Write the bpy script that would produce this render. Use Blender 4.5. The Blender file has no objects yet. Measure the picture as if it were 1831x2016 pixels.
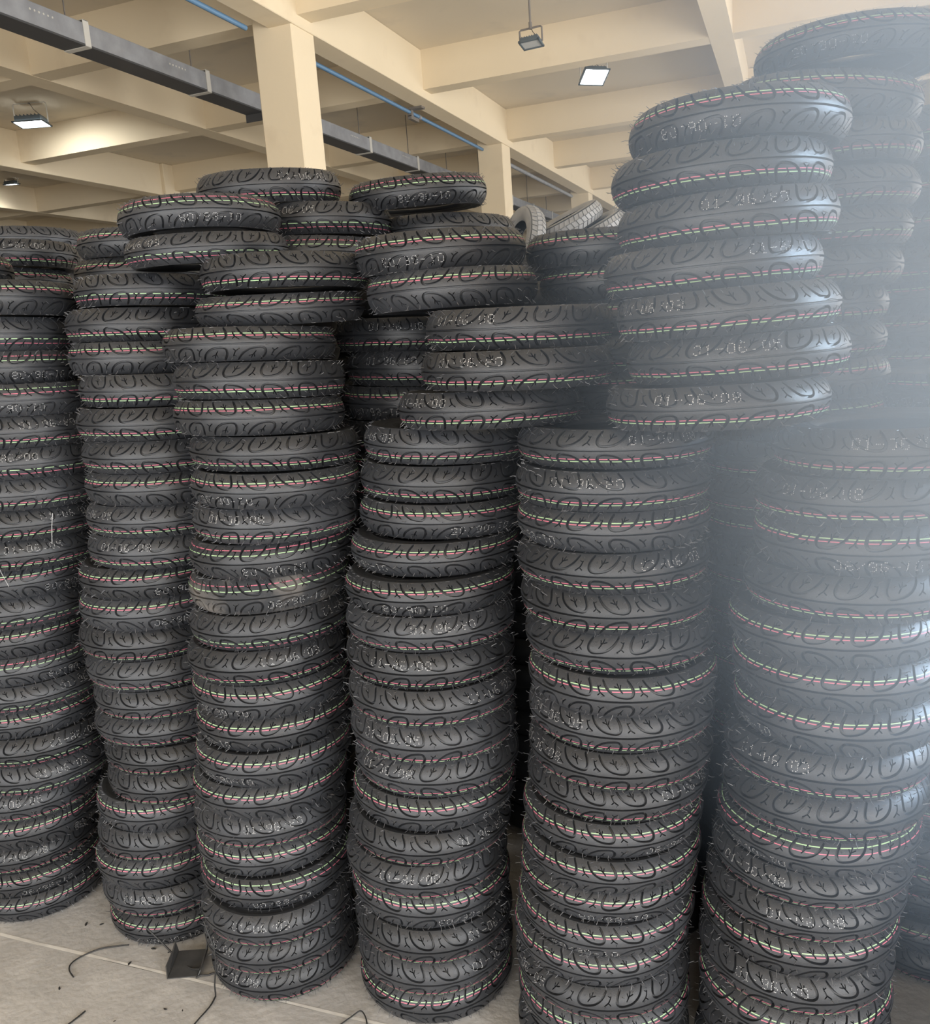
import bpy, bmesh, math, random
import numpy as np
from mathutils import Vector, Matrix, geometry

EXPOSURE, WORLD = -0.08, 1.0
P_WIN = [900, 900, 600, 600, 500, 400]
P_DOOR, P_DOOR2, P_LAMP, LAMP = 600, 500, 40, 14.0
GLARE_DENSITY = 4.2
RUB = (0.026, 0.0275, 0.031)
P_GLARE_SPOT = 15000
PAINT0, PAINT1, PAINT2 = (0.70, 0.585, 0.41), (0.74, 0.62, 0.44), (0.64, 0.52, 0.36)
SLAB0, SLAB1, SLAB2 = (0.62, 0.54, 0.42), (0.68, 0.59, 0.45), (0.54, 0.48, 0.39)
CON0, CON1, CON2 = (0.39, 0.38, 0.37), (0.50, 0.485, 0.47), (0.58, 0.565, 0.55)
BX, BY = -1.08, 4.45
BLOCK = [((-1.08, 4.45, 2.2600000000000002), (-0.377, -0.304, 1.0)), ((-0.969, 4.496, 2.212), (-0.377, -0.304, 1.0)), ((-1.264, 4.28, 2.165), (-0.76, -0.661, 0.3))]
BLOCK_LABELS = ['upper grey block-tread tyre leaning on the rearmost stack', 'lower grey block-tread tyre leaning on the rearmost stack', 'grey block-tread tyre standing steeply on the rearmost stack, hole showing']
WIRE3 = [(-1.518, 1.705, 0.235), (-1.500, 1.695, 0.205), (-1.484, 1.690, 0.165), (-1.486, 1.688, 0.11), (-1.500, 1.690, 0.05), (-1.511, 1.700, 0.006), (-1.508, 1.690, 0.003), (-1.502, 1.658, 0.003), (-1.503, 1.600, 0.004), (-1.497, 1.555, 0.003)]

# ------------------------------------------------------------------ camera, world, lights, exposure
scn = bpy.context.scene
COL = scn.collection
HC = 1.765                                   # eye height above the floor
cam_d = bpy.data.cameras.new('camera')
cam_d.sensor_fit = 'HORIZONTAL'
cam_d.sensor_width = 36.0
cam_d.lens = 36.0 * 1714.4 / 1831.0
cam_d.clip_start = 0.05
cam_d.clip_end = 200
cam = bpy.data.objects.new('camera', cam_d)
COL.objects.link(cam)
YAW, PIT, ROL = math.radians(-21.192), math.radians(-11.505), math.radians(-4.132)
cf = Vector((math.sin(YAW)*math.cos(PIT), math.cos(YAW)*math.cos(PIT), math.sin(PIT)))
cr = Vector((math.cos(YAW), -math.sin(YAW), 0))
cu = cr.cross(cf)
cr2 = cr*math.cos(ROL) + cu*math.sin(ROL)
cu2 = -cr*math.sin(ROL) + cu*math.cos(ROL)
m = Matrix((cr2, cu2, -cf)).transposed().to_4x4()
m.translation = (0, 0, HC)
cam.matrix_world = m
scn.camera = cam

scn.view_settings.view_transform = 'Standard'
scn.view_settings.look = 'None'
scn.view_settings.gamma = 1.0
scn.view_settings.use_curve_mapping = False
scn.view_settings.exposure = EXPOSURE

world = bpy.data.worlds.new('world')
scn.world = world
world.use_nodes = True
bg = world.node_tree.nodes['Background']
bg.inputs[0].default_value = (0.62, 0.78, 1.0, 1)
bg.inputs[1].default_value = WORLD

def area(name, loc, direction, sx, sy, power, color):
    d = bpy.data.lights.new(name, 'AREA')
    d.shape = 'RECTANGLE'; d.size = sx; d.size_y = sy
    d.energy = power; d.color = color
    o = bpy.data.objects.new(name, d); COL.objects.link(o)
    o.location = loc
    o.rotation_euler = Vector(direction).to_track_quat('-Z', 'Y').to_euler()
    return o
# daylight: the window band in the side wall and the loading doors behind the camera
XW, YN, YF, XL = 7.0, -7.0, 46.0, -29.0      # side wall, near wall, far wall, other side wall
ZC = 4.15 + HC                               # slab soffit
WIN = [(-3.0, 5.0), (4.5, 5.0), (12.0, 5.0), (19.5, 5.0), (27.0, 5.0), (34.5, 5.0)]   # centre y, width
for i, (y, w) in enumerate(WIN):
    area('window_daylight', (XW - 0.05, y, 2.75), (-1, 0, 0.10), 3.1, w, P_WIN[i], (0.96, 0.98, 1.0))
area('door_daylight', (-4.0, YN + 0.05, 2.0), (0, 1, 0.05), 7.0, 3.8, P_DOOR, (1.0, 0.98, 0.95))
area('door_daylight', (3.2, YN + 0.05, 2.0), (0, 1, 0.05), 5.0, 3.8, P_DOOR2, (1.0, 0.98, 0.95))

# added cool spot without a real source, brightening the glare volume
bd = bpy.data.lights.new('window_shaft', 'SPOT'); bd.energy = P_GLARE_SPOT; bd.color = (0.43, 0.68, 1.0); bd.spot_size = math.radians(21); bd.spot_blend = 0.9; bd.shadow_soft_size = 0.5
bo = bpy.data.objects.new('window_shaft', bd); COL.objects.link(bo); bo.location = (XW-0.3, 3.6, 3.2)
bo.rotation_euler = (Vector((0.98, 1.32, HC+0.15))-bo.location).to_track_quat('-Z', 'Y').to_euler()

# ------------------------------------------------------------------ materials
def mat(name, color, rough=0.5, metal=0.0, spec=0.5):
    m = bpy.data.materials.new(name); m.use_nodes = True
    b = m.node_tree.nodes['Principled BSDF']
    b.inputs['Base Color'].default_value = (*color, 1)
    b.inputs['Roughness'].default_value = rough
    b.inputs['Metallic'].default_value = metal
    b.inputs['Specular IOR Level'].default_value = spec
    return m

def noise_mat(name, c0, c1, scale, rough=0.7, detail=6, bump=0.0, bscale=60, second=None, contrast=(0.3, 0.7), spec=0.5):
    m = mat(name, c0, rough, 0, spec)
    nt = m.node_tree; N = nt.nodes; L = nt.links
    b = N['Principled BSDF']
    tc = N.new('ShaderNodeTexCoord')
    n = N.new('ShaderNodeTexNoise'); n.inputs['Scale'].default_value = scale; n.inputs['Detail'].default_value = detail
    L.new(tc.outputs['Object'], n.inputs['Vector'])
    r = N.new('ShaderNodeValToRGB')
    r.color_ramp.elements[0].position, r.color_ramp.elements[1].position = contrast
    r.color_ramp.elements[0].color = (*c0, 1); r.color_ramp.elements[1].color = (*c1, 1)
    L.new(n.outputs['Fac'], r.inputs['Fac'])
    out = r.outputs['Color']
    if second:
        c2, sc2, lo, hi = second
        n2 = N.new('ShaderNodeTexNoise'); n2.inputs['Scale'].default_value = sc2; n2.inputs['Detail'].default_value = 8
        L.new(tc.outputs['Object'], n2.inputs['Vector'])
        mr = N.new('ShaderNodeMapRange'); mr.inputs['From Min'].default_value = lo; mr.inputs['From Max'].default_value = hi
        L.new(n2.outputs['Fac'], mr.inputs['Value'])
        mx = N.new('ShaderNodeMix'); mx.data_type = 'RGBA'
        L.new(mr.outputs['Result'], mx.inputs['Factor']); L.new(out, mx.inputs['A']); mx.inputs['B'].default_value = (*c2, 1)
        out = mx.outputs['Result']
    L.new(out, b.inputs['Base Color'])
    if bump:
        n3 = N.new('ShaderNodeTexNoise'); n3.inputs['Scale'].default_value = bscale; n3.inputs['Detail'].default_value = 4
        L.new(tc.outputs['Object'], n3.inputs['Vector'])
        bp = N.new('ShaderNodeBump'); bp.inputs['Strength'].default_value = bump; bp.inputs['Distance'].default_value = 0.01
        L.new(n3.outputs['Fac'], bp.inputs['Height']); L.new(bp.outputs['Normal'], b.inputs['Normal'])
    return m

def rubber(name, base, rough, spread=0.25):
    m = noise_mat(name, base, tuple(1.35*c for c in base), 18, rough, 5, 0.12, 500)
    nt = m.node_tree; N = nt.nodes; L = nt.links
    b = N['Principled BSDF']
    src = b.inputs['Base Color'].links[0].from_socket
    oi = N.new('ShaderNodeObjectInfo')
    mr = N.new('ShaderNodeMapRange'); mr.inputs['To Min'].default_value = 1 - spread; mr.inputs['To Max'].default_value = 1 + spread
    L.new(oi.outputs['Random'], mr.inputs['Value'])
    mx = N.new('ShaderNodeVectorMath'); mx.operation = 'SCALE'
    L.new(src, mx.inputs[0]); L.new(mr.outputs['Result'], mx.inputs['Scale'])
    L.new(mx.outputs['Vector'], b.inputs['Base Color'])
    return m

M = {}
M['rubber'] = rubber('tread_rubber', RUB, 0.42)
M['dusty'] = noise_mat('dusty_rubber', RUB, (0.22, 0.20, 0.18), 9, 0.8, 8, 0.12, 500, contrast=(0.45, 0.75))
M['side'] = rubber('sidewall_rubber', tuple(0.9*c for c in RUB), 0.5, 0.15)
M['liner'] = mat('liner_rubber', (0.012, 0.012, 0.013), 0.6)
M['hair'] = mat('vent_rubber', (0.10, 0.10, 0.105), 0.35)
M['grey_rubber'] = rubber('grey_rubber', (0.20, 0.20, 0.20), 0.4, 0.1)
M['pink'] = mat('pink_paint', (0.60, 0.15, 0.22), 0.55)
M['green'] = mat('green_paint', (0.40, 0.60, 0.33), 0.55)
M['white'] = mat('white_ink', (0.62, 0.62, 0.62), 0.6)
M['paint'] = noise_mat('cream_paint', PAINT0, PAINT1, 0.55, 0.75, 8, 0.10, 22, second=(PAINT2, 2.2, 0.60, 0.85), contrast=(0.25, 0.75), spec=0.25)
M['slab'] = noise_mat('slab_paint', SLAB0, SLAB1, 0.5, 0.8, 8, 0.10, 16, second=(SLAB2, 1.6, 0.58, 0.8), contrast=(0.25, 0.75), spec=0.2)
M['concrete'] = noise_mat('concrete', CON0, CON1, 2.3, 0.55, 10, 0.25, 45, second=(CON2, 7.0, 0.50, 0.78), contrast=(0.32, 0.68), spec=0.4)
M['filler'] = noise_mat('joint_filler', (0.80, 0.78, 0.74), (0.55, 0.53, 0.50), 14, 0.8, 8)
M['galv'] = noise_mat('galvanised_steel', (0.22, 0.22, 0.225), (0.30, 0.30, 0.305), 6, 0.45, 4)
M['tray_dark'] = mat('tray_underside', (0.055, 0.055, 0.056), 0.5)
M['galv_light'] = mat('zinc_strap', (0.55, 0.52, 0.46), 0.45)
M['rod'] = mat('rod_steel', (0.16, 0.14, 0.12), 0.5)
M['pipe'] = mat('blue_pipe', (0.10, 0.20, 0.32), 0.4)
M['dark_metal'] = mat('dark_lamp_body', (0.09, 0.11, 0.12), 0.45)
M['lamp_glass'] = mat('lamp_glass', (0.45, 0.45, 0.43), 0.2)
M['black_plastic'] = noise_mat('black_plastic', (0.030, 0.030, 0.031), (0.050, 0.049, 0.048), 30, 0.5, 5)
M['scrap'] = mat('rubber_scrap', (0.02, 0.02, 0.02), 0.6)
M['thread'] = mat('clear_thread', (0.45, 0.45, 0.45), 0.4)
def glow(name, color, strength):
    m = mat(name, (0.8, 0.8, 0.8), 0.4)
    b = m.node_tree.nodes['Principled BSDF']
    b.inputs['Emission Color'].default_value = (*color, 1); b.inputs['Emission Strength'].default_value = strength
    return m
M['lamp_on'] = glow('lamp_lit_panel', (0.93, 0.98, 1.0), LAMP)

# ------------------------------------------------------------------ helpers
def link(name, me, material, parent=None, smooth=False, sharp=None):
    o = bpy.data.objects.new(name, me); COL.objects.link(o)
    if parent is not None: o.parent = parent
    if material is not None and not me.materials: me.materials.append(material)
    if smooth:
        me.polygons.foreach_set('use_smooth', [True]*len(me.polygons))
        if sharp: me.set_sharp_from_angle(angle=math.radians(sharp))
    return o

def from_np(name, V, F):
    me = bpy.data.meshes.new(name)
    me.from_pydata([tuple(v) for v in V], [], [tuple(f) for f in F]); me.update()
    return me

class MB:
    def __init__(s): s.v = []; s.f = []
    def box(s, lo, hi, rot=None, org=(0, 0, 0)):
        b = len(s.v)
        for x in (lo[0], hi[0]):
            for y in (lo[1], hi[1]):
                for z in (lo[2], hi[2]):
                    p = Vector((x, y, z))
                    if rot is not None: p = rot @ p
                    s.v.append(p + Vector(org))
        for f in ((0,1,3,2),(4,6,7,5),(0,4,5,1),(2,3,7,6),(0,2,6,4),(1,5,7,3)):
            s.f.append(tuple(b+i for i in f))
        return s
    def tube(s, pts, r, n=6, caps=True):
        pts = [Vector(p) for p in pts]; b = len(s.v); k = len(pts)
        rr = r if isinstance(r, (list, tuple)) else [r]*k
        up = Vector((0.3, 0.2, 0.93)).normalized()
        for i, p in enumerate(pts):
            t = (pts[min(i+1, k-1)] - pts[max(i-1, 0)]).normalized()
            a = t.cross(up)
            if a.length < 1e-3: a = t.cross(Vector((1, 0, 0)))
            a.normalize(); c = t.cross(a)
            for j in range(n):
                q = 2*math.pi*j/n
                s.v.append(p + (a*math.cos(q) + c*math.sin(q))*rr[i])
        for i in range(k-1):
            for j in range(n):
                s.f.append((b+i*n+j, b+i*n+(j+1) % n, b+(i+1)*n+(j+1) % n, b+(i+1)*n+j))
        if caps:
            s.f.append(tuple(b+j for j in reversed(range(n)))); s.f.append(tuple(b+(k-1)*n+j for j in range(n)))
        return s
    def poly(s, pts, h):
        """a flat plate: outline pts (3d), thickened by the vector h"""
        b = len(s.v); n = len(pts); h = Vector(h)
        for p in pts: s.v.append(Vector(p))
        for p in pts: s.v.append(Vector(p)+h)
        s.f.append(tuple(b+i for i in reversed(range(n)))); s.f.append(tuple(b+n+i for i in range(n)))
        for i in range(n): s.f.append((b+i, b+(i+1) % n, b+n+(i+1) % n, b+n+i))
        return s
    def build(s, name, material, parent=None, smooth=False, sharp=40, bevel=0):
        me = from_np(name, s.v, s.f)
        bm = bmesh.new(); bm.from_mesh(me)
        bmesh.ops.recalc_face_normals(bm, faces=bm.faces)
        if bevel: bmesh.ops.bevel(bm, geom=bm.edges[:], offset=bevel, segments=1, affect='EDGES')
        bm.to_mesh(me); bm.free()
        return link(name, me, material, parent, smooth, sharp)

def tag(o, label=None, cat=None, group=None, kind=None):
    for k, v in (('label', label), ('category', cat), ('group', group), ('kind', kind)):
        if v: o[k] = v
    return o
def empty(name, loc=(0, 0, 0)):
    o = bpy.data.objects.new(name, None); COL.objects.link(o); o.location = loc; o.empty_display_size = 0.1
    return o
def struct(name, mb, material, parent=None, bevel=0):
    return tag(mb.build(name, material, parent, bevel=bevel), kind='structure')

# ------------------------------------------------------------------ building
YJ = 1.737
for lo, hi in (((XL, YN, -0.3), (XW, YJ-0.005, 0)), ((XL, YJ+0.005, -0.3), (XW, YF, 0))):
    struct('floor', MB().box(lo, hi), M['concrete'])
jt = MB(); rj = random.Random(4); prev = None
for i in range(0, 361):
    x = XL + (XW-XL)*i/360
    jt.v += [Vector((x, YJ-0.0036-rj.random()*0.003, 0.0006)), Vector((x, YJ+0.0036+rj.random()*0.003, 0.0006)), Vector((x, YJ-0.004, -0.01)), Vector((x, YJ+0.004, -0.01))]
    if i:
        a, b = 4*(i-1), 4*i
        jt.f += [(a, b, b+1, a+1), (a+2, a, a+1, a+3)] if i == 1 else [(a, b, b+1, a+1)]
jm = from_np('trim_1', jt.v, jt.f)
tag(link('trim_1', jm, M['filler']), kind='structure')
struct('ceiling', MB().box((XL, YN, ZC), (XW, YF, ZC+0.25)), M['slab'])
ZM, ZS = 3.49 + HC, 3.60 + HC
for x0, x1 in ((-21.4, -21.08), (-13.45, -13.13), (-5.52, -5.20), (2.35, 2.67)):
    struct('ceiling_beam', MB().box((x0, YN, ZM), (x1, YF, ZC)), M['paint'], bevel=0.008)
for x0, x1 in ((-25.3, -24.99), (-17.4, -17.09), (-9.40, -9.09), (-1.09, -0.79), (6.2, 6.5)):
    struct('ceiling_beam', MB().box((x0, YN, ZS), (x1, YF, ZC)), M['paint'])
YC = [-5.6, -1.85, 1.9, 5.65, 9.36, 12.95, 17.12, 20.63, 24.55, 28.3, 32.0, 35.7, 39.4, 43.1]
for y in YC:
    struct('ceiling_beam', MB().box((XL, y, ZS+0.004), (XW, y+0.31, ZC)), M['paint'])
for xc in (-21.24, -13.29, -5.475, 2.51):
    for y in (1.75, 9.25, 16.8, 24.35, 31.9, 39.4):
        if xc == 2.51 and y < 5: continue
        struct('column', MB().box((xc-0.25, y, 0), (xc+0.25, y+0.5, ZC)), M['paint'], bevel=0.012)
struct('wall_far', MB().box((XL, YF, 0), (XW, YF+0.3, ZC)), M['paint'])
struct('wall_left', MB().box((XL-0.3, YN, 0), (XL, YF, ZC)), M['paint'])
wr = MB().box((XW, YN, 0), (XW+0.25, YF, 1.2)).box((XW, YN, 4.3), (XW+0.25, YF, ZC))
edges = [YN] + [v for y, w in WIN for v in (y-w/2, y+w/2)] + [YF]
for a, b in zip(edges[0::2], edges[1::2]): wr.box((XW, a, 1.2), (XW+0.25, b, 4.3))
struct('wall_right', wr, M['paint'])
for i, (y, w) in enumerate(WIN):
    fr = MB()
    for yy in (y-w/2, y-w/6, y+w/6, y+w/2): fr.box((XW+0.10, yy-0.03, 1.2), (XW+0.16, yy+0.03, 4.3))
    for zz in (1.23, 2.75, 4.27): fr.box((XW+0.10, y-w/2, zz-0.03), (XW+0.16, y+w/2, zz+0.03))
    struct('window_%d' % (i+1), fr, M['galv'])
wn = MB().box((XL, YN-0.25, 4.0), (XW, YN, ZC)).box((XL, YN-0.25, 0), (-7.6, YN, 4.0)).box((-0.4, YN-0.25, 0), (0.6, YN, 4.0)).box((5.8, YN-0.25, 0), (XW, YN, 4.0))
struct('wall_near', wn, M['paint'])

# ------------------------------------------------------------------ cable trays, pipes, lamps under the ceiling
def cable_tray(y0, y1, straps, label):
    t = empty('cable_tray', (-6.93, y0, 3.155+HC))
    L_ = y1-y0
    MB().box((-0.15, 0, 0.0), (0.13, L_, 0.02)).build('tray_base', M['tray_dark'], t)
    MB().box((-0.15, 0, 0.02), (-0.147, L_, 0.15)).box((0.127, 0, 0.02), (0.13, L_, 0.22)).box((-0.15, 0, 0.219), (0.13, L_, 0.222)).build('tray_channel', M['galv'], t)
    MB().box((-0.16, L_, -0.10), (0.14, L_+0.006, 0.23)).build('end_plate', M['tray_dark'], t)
    for y in straps:
        y -= y0
        s = MB().box((0.131, y-0.04, -0.006), (0.137, y+0.04, 0.25)).box((-0.155, y-0.04, -0.008), (0.137, y+0.04, -0.002)).box((-0.02, y-0.035, 0.245), (0.137, y+0.035, 0.252))
        s.build('hanger_strap', M['galv_light'], t)
        MB().tube([(-0.02, y-0.1, 0.222), (-0.02, y-0.1, 4.15-3.155)], 0.008).build('hanger_rod', M['rod'], t)
        bl = MB()
        for q in range(6): bl.tube([(0.129, y-0.72+q*0.055, 0.15), (0.136, y-0.72+q*0.055, 0.15)], 0.010, 8)
        bl.build('bolt_row', M['galv_light'], t)
    tag(t, label, 'cable tray')
cable_tray(4.2, 11.05, (5.8, 7.83, 9.85), 'grey steel cable tray hung on rods, stretch ending by the big cream column')
cable_tray(11.5, 30.0, (14.35, 16.4, 18.4, 20.5, 22.5, 24.5, 26.5), 'grey steel cable tray hung on rods, stretch running on beyond the cream column')
p = empty('water_pipe', (-5.62, 6, 3.43+HC))
MB().tube([(0, -2, 0), (0, 2.95, 0)], 0.028, 10).build('pipe_run', M['pipe'], p, True)
for y in (-0.2, 1.6): MB().tube([(0, y, 0), (0, y+0.06, 0)], 0.036, 10).build('pipe_coupling', M['galv'], p, True)
tag(p, 'blue pipe under the beam running up to the big cream column', 'pipe')
p = empty('water_pipe', (-5.62, 9.8, 3.43+HC))
MB().tube([(0, 0, 0), (0, 7.0, 0)], 0.028, 10).build('pipe_run', M['pipe'], p, True)
for y in (0.55, 3.9): MB().tube([(0, y, 0), (0, y+0.07, 0)], 0.037, 10).build('pipe_coupling', M['galv'], p, True)
MB().box((-0.035, 3.55, -0.06), (0.035, 3.63, 0.04)).box((-0.03, 3.55, -0.1), (0.03, 3.85, -0.05)).box((0.0, 3.52, 0.03), (0.22, 3.66, 0.058)).build('pipe_bracket', M['rod'], p)
tag(p, 'blue pipe under the beam between the two cream columns', 'pipe')
p = empty('water_pipe', (-5.66, 17.4, 3.43+HC))
MB().tube([(0, 0, 0), (0, 6.8, 0)], 0.04, 10).build('pipe_run', M['galv'], p, True)
MB().tube([(-0.9, 5.9, -0.55), (-4.5, 5.9, -0.55)], 0.03, 8).tube([(-1.7, 5.9, -0.55), (-1.7, 5.9, 0.70)], 0.03, 8).build('cross_pipe', M['rod'], p, True)
tag(p, 'grey pipe with a cross branch under the beam beyond the second cream column', 'pipe')

def flood(name, loc, yaw, tilt, w, lit, rod, label, roll=0.0):
    t = empty(name, loc)
    R = Matrix.Rotation(yaw, 3, 'Z') @ Matrix.Rotation(tilt, 3, 'X')
    h, d = w*0.72, w*0.16
    def bx(lo, hi): return MB().box(lo, hi, R)
    b = MB().box((-w*.42, -h*.42, 0), (w*.42, h*.42, d), R)
    b.box((-w/2, -h/2, -0.02), (w/2, -h/2+0.02, 0), R).box((-w/2, h/2-0.02, -0.02), (w/2, h/2, 0), R).box((-w/2, -h/2, -0.02), (-w/2+0.02, h/2, 0), R).box((w/2-0.02, -h/2, -0.02), (w/2, h/2, 0), R)
    for k in range(7):
        x = -w*.36 + k*w*.12
        b.box((x-0.004, -h*.4, d), (x+0.004, h*.4, d*1.3), R)
    b.build('lamp_body', M['dark_metal'], t)
    MB().box((-w/2+0.02, -h/2+0.02, -0.012), (w/2-0.02, h/2-0.02, 0.0), R).build('lamp_panel', M['lamp_on'] if lit else M['lamp_glass'], t)
    Ry = Matrix.Rotation(yaw, 3, 'Z')
    yk = MB(); a = w*.54; H = w*.62
    yk.tube([Ry @ Vector(q) for q in ((-a, 0, 0), (-a, 0, H*.93), (-a*.9, 0, H), (a*.9, 0, H), (a, 0, H*.93), (a, 0, 0))], 0.010, 6)
    yk.build('yoke', M['galv_light'] if lit else M['rod'], t)
    if rod:
        MB().tube([(0, 0, H), (0, 0, rod)], 0.012, 8).tube([(0, 0, H-0.01), (0, 0, H+0.06)], 0.02, 8).build('hanging_rod', M['rod'], t)
    MB().tube([Ry @ Vector(q) for q in ((0.005, 0, H), (w*.1, 0.01, H*.7), (w*.25, 0, H*.45), (w*.3, 0, d))], 0.004, 5).build('lamp_cable', M['scrap'], t)
    tag(t, label, 'lamp')
flood('flood_lamp', (-2.71, 10.0, 3.05+HC), math.radians(-6), math.radians(-14), 0.24, False, 1.10, 'unlit floodlight hanging from the ceiling on a long thin rod')
flood('flood_lamp', (-2.86, 14.05, 3.66+HC), math.radians(40), math.radians(-34), 0.42, True, 0.49, 'lit white floodlight under the ceiling beyond the hanging unlit one')
flood('flood_lamp', (-11.6, 11.8, 4.09+HC-0.25), math.radians(20), math.radians(-4), 0.50, True, 0.31, 'lit floodlight close to the ceiling in the dim bay beside the cable tray')
flood('flood_lamp', (-16.6, 16.0, 4.25+HC-0.2), 0.2, 0.1, 0.3, True, 0.1, 'tiny lit floodlight far off in the dimmest bay')
for loc, pw in (((-2.86, 13.9, 3.5+HC), P_LAMP), ((-11.6, 11.75, 3.7+HC), P_LAMP), ((-16.6, 16, 3.9+HC), P_LAMP)):
    d = bpy.data.lights.new('flood_light', 'SPOT'); d.energy = pw; d.spot_size = 2.6; d.spot_blend = 0.6; d.shadow_soft_size = 0.15; d.color = (0.93, 0.98, 1.0)
    o = bpy.data.objects.new('flood_light', d); COL.objects.link(o); o.location = loc
    if loc[0] == -11.6: o.rotation_euler = (math.radians(42), 0, 0); d.energy = 3.0*pw

# ------------------------------------------------------------------ tyre meshes (shared)
RT, RC, HW = 0.215, 0.059, 0.046             # outer radius, crown radius, half width of the tread
NT = 15                                      # pattern repeats round the tyre
PITCH = 2*math.pi*RT/NT
U0 = -0.034
def prof(z, d=0.0):
    a = math.asin(max(-1, min(1, z/RC)))
    return RT - RC + (RC+d)*math.cos(a), (RC+d)*math.sin(a)
# strokes of the pattern on one half: [(u, z, half width)]
ST = [
 [(-.015,.0435,.0015),(-.022,.034,.0019),(-.0258,.024,.0021),(-.0245,.0148,.0021),(-.0175,.0100,.0020),(-.005,.0100,.0019),(.0095,.0133,.0018),(.022,.0208,.0018),(.032,.0305,.0017),(.0405,.0425,.0013)],
 [(.0505,.0325,.0009),(.0475,.0255,.0012),(.0435,.0190,.0013),(.0350,.0125,.0011)],
 [(.0435,.0190,.0012),(.0490,.0135,.0010)],
 [(.0440,.0330,.0007),(.0500,.0300,.0008)],
 [(-.0035,.0195,.0009),(.0010,.0255,.0012),(.0050,.0310,.0011)],
 [(.0015,.0262,.0009),(.0005,.0350,.0010)],
 [(.0050,.0310,.0009),(.0085,.0375,.0010)],
 [(.0035,.0290,.0009),(.0140,.0320,.0010)],
]
def smooth_line(P):
    out = []
    n = len(P)
    for i in range(n-1):
        p0, p1, p2, p3 = (np.array(P[max(0, min(n-1, j))]) for j in (i-1, i, i+1, i+2))
        k = 3 if n > 4 else 2
        for s in range(k):
            t = s/k
            out.append(0.5*((2*p1)+(-p0+p2)*t+(2*p0-5*p1+4*p2-p3)*t*t+(-p0+3*p1-3*p2+p3)*t**3))
    out.append(np.array(P[-1])); return np.array(out)
LINES = [smooth_line(s)*np.array([1, 1, 1.5 if i == 0 else 1.2]) for i, s in enumerate(ST)]
LINES += [l*np.array([1, -1, 1]) for l in LINES]
CG = 0.0023                                   # half width of the centre groove
def sdist(u, z):
    """signed distance to the nearest groove edge (negative inside)"""
    u = (u-U0) % PITCH + U0
    best = abs(z)-CG
    for l in LINES:
        a = l[:-1]; b = l[1:]; d = b[:, :2]-a[:, :2]
        t = np.clip(((u-a[:, 0])*d[:, 0]+(z-a[:, 1])*d[:, 1])/np.maximum((d*d).sum(1), 1e-12), 0, 1)
        q = np.hypot(a[:, 0]+t*d[:, 0]-u, a[:, 1]+t*d[:, 1]-z)-(a[:, 2]+t*(b[:, 2]-a[:, 2]))
        v = q.min()
        if v < best: best = v
    return best
WALL, DEEP = 0.0007, 0.0080
def outline(l, shrink):
    p = l[:, :2]; hw = np.maximum(l[:, 2]-shrink, 0.00025); n = len(p)
    t = np.zeros_like(p); t[1:-1] = p[2:]-p[:-2]; t[0] = p[1]-p[0]; t[-1] = p[-1]-p[-2]
    t /= np.linalg.norm(t, axis=1)[:, None]; nn = np.stack([-t[:, 1], t[:, 0]], 1)
    L_ = p+nn*hw[:, None]; R_ = p-nn*hw[:, None]
    e = p[-1]+t[-1]*hw[-1]; s = p[0]-t[0]*hw[0]
    return np.concatenate([[s], L_, [e], R_[::-1]])
def tile():
    V = []; E = []
    def loop(P, closed=True):
        b = len(V); n = len(P)
        for q in P: V.append(Vector((float(q[0]), float(q[1]))))
        for i in range(n if closed else n-1): E.append((b+i, b+(i+1) % n))
    U1 = U0+PITCH
    zs = [-HW, -.0425, -.038, -.033, -.028, -.023, -.018, -.013, -.008, -.004, -CG, -CG+WALL, CG-WALL, CG, .004, .008, .013, .018, .023, .028, .033, .038, .0425, HW]
    us = [U0+PITCH*i/16 for i in range(17)]
    for z in (-HW, -CG, -CG+WALL, CG-WALL, CG, HW): loop([(u, z) for u in us], False)
    for u in (U0, U1): loop([(u, z) for z in zs], False)
    for l in LINES:
        loop(outline(l, 0)); loop(outline(l, WALL))
    for u in us[1:-1]:
        for z in zs:
            if abs(z) > 0.0035 and abs(z) < HW-0.001 and abs(sdist(u, z)) > 0.0016: V.append(Vector((u, z)))
    vo, eo, fo = geometry.delaunay_2d_cdt(V, E, [], 0, 1e-5)[:3]
    vo = np.array([tuple(v) for v in vo])
    dep = np.array([np.clip(-sdist(u, z)/WALL, 0, 1) for u, z in vo])
    return vo, dep, fo
def tread_mesh():
    vo, dep, fo = tile()
    left = [i for i in range(len(vo)) if abs(vo[i, 0]-U0) < 1e-6]
    right = [i for i in range(len(vo)) if abs(vo[i, 0]-U0-PITCH) < 1e-6]
    left.sort(key=lambda i: vo[i, 1]); right.sort(key=lambda i: vo[i, 1])
    assert len(left) == len(right)
    keep = [i for i in range(len(vo)) if i not in set(right)]
    idx = {v: k for k, v in enumerate(keep)}; n = len(keep)
    rmap = {r: l for l, r in zip(left, right)}
    V = np.zeros((NT*n, 3)); F = []
    pr = np.array([prof(vo[i, 1], -DEEP*dep[i]) for i in keep])
    for k in range(NT):
        th = (vo[keep, 0]+k*PITCH)/RT
        V[k*n:(k+1)*n] = np.stack([pr[:, 0]*np.cos(th), pr[:, 0]*np.sin(th), pr[:, 1]], 1)
        for f in fo:
            F.append([(((k+1) % NT)*n+idx[rmap[i]]) if i in rmap else (k*n+idx[i]) for i in f])
    me = from_np('tread', V, F)
    me.polygons.foreach_set('use_smooth', [True]*len(me.polygons))
    me.set_sharp_from_angle(angle=math.radians(32))
    return me
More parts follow.
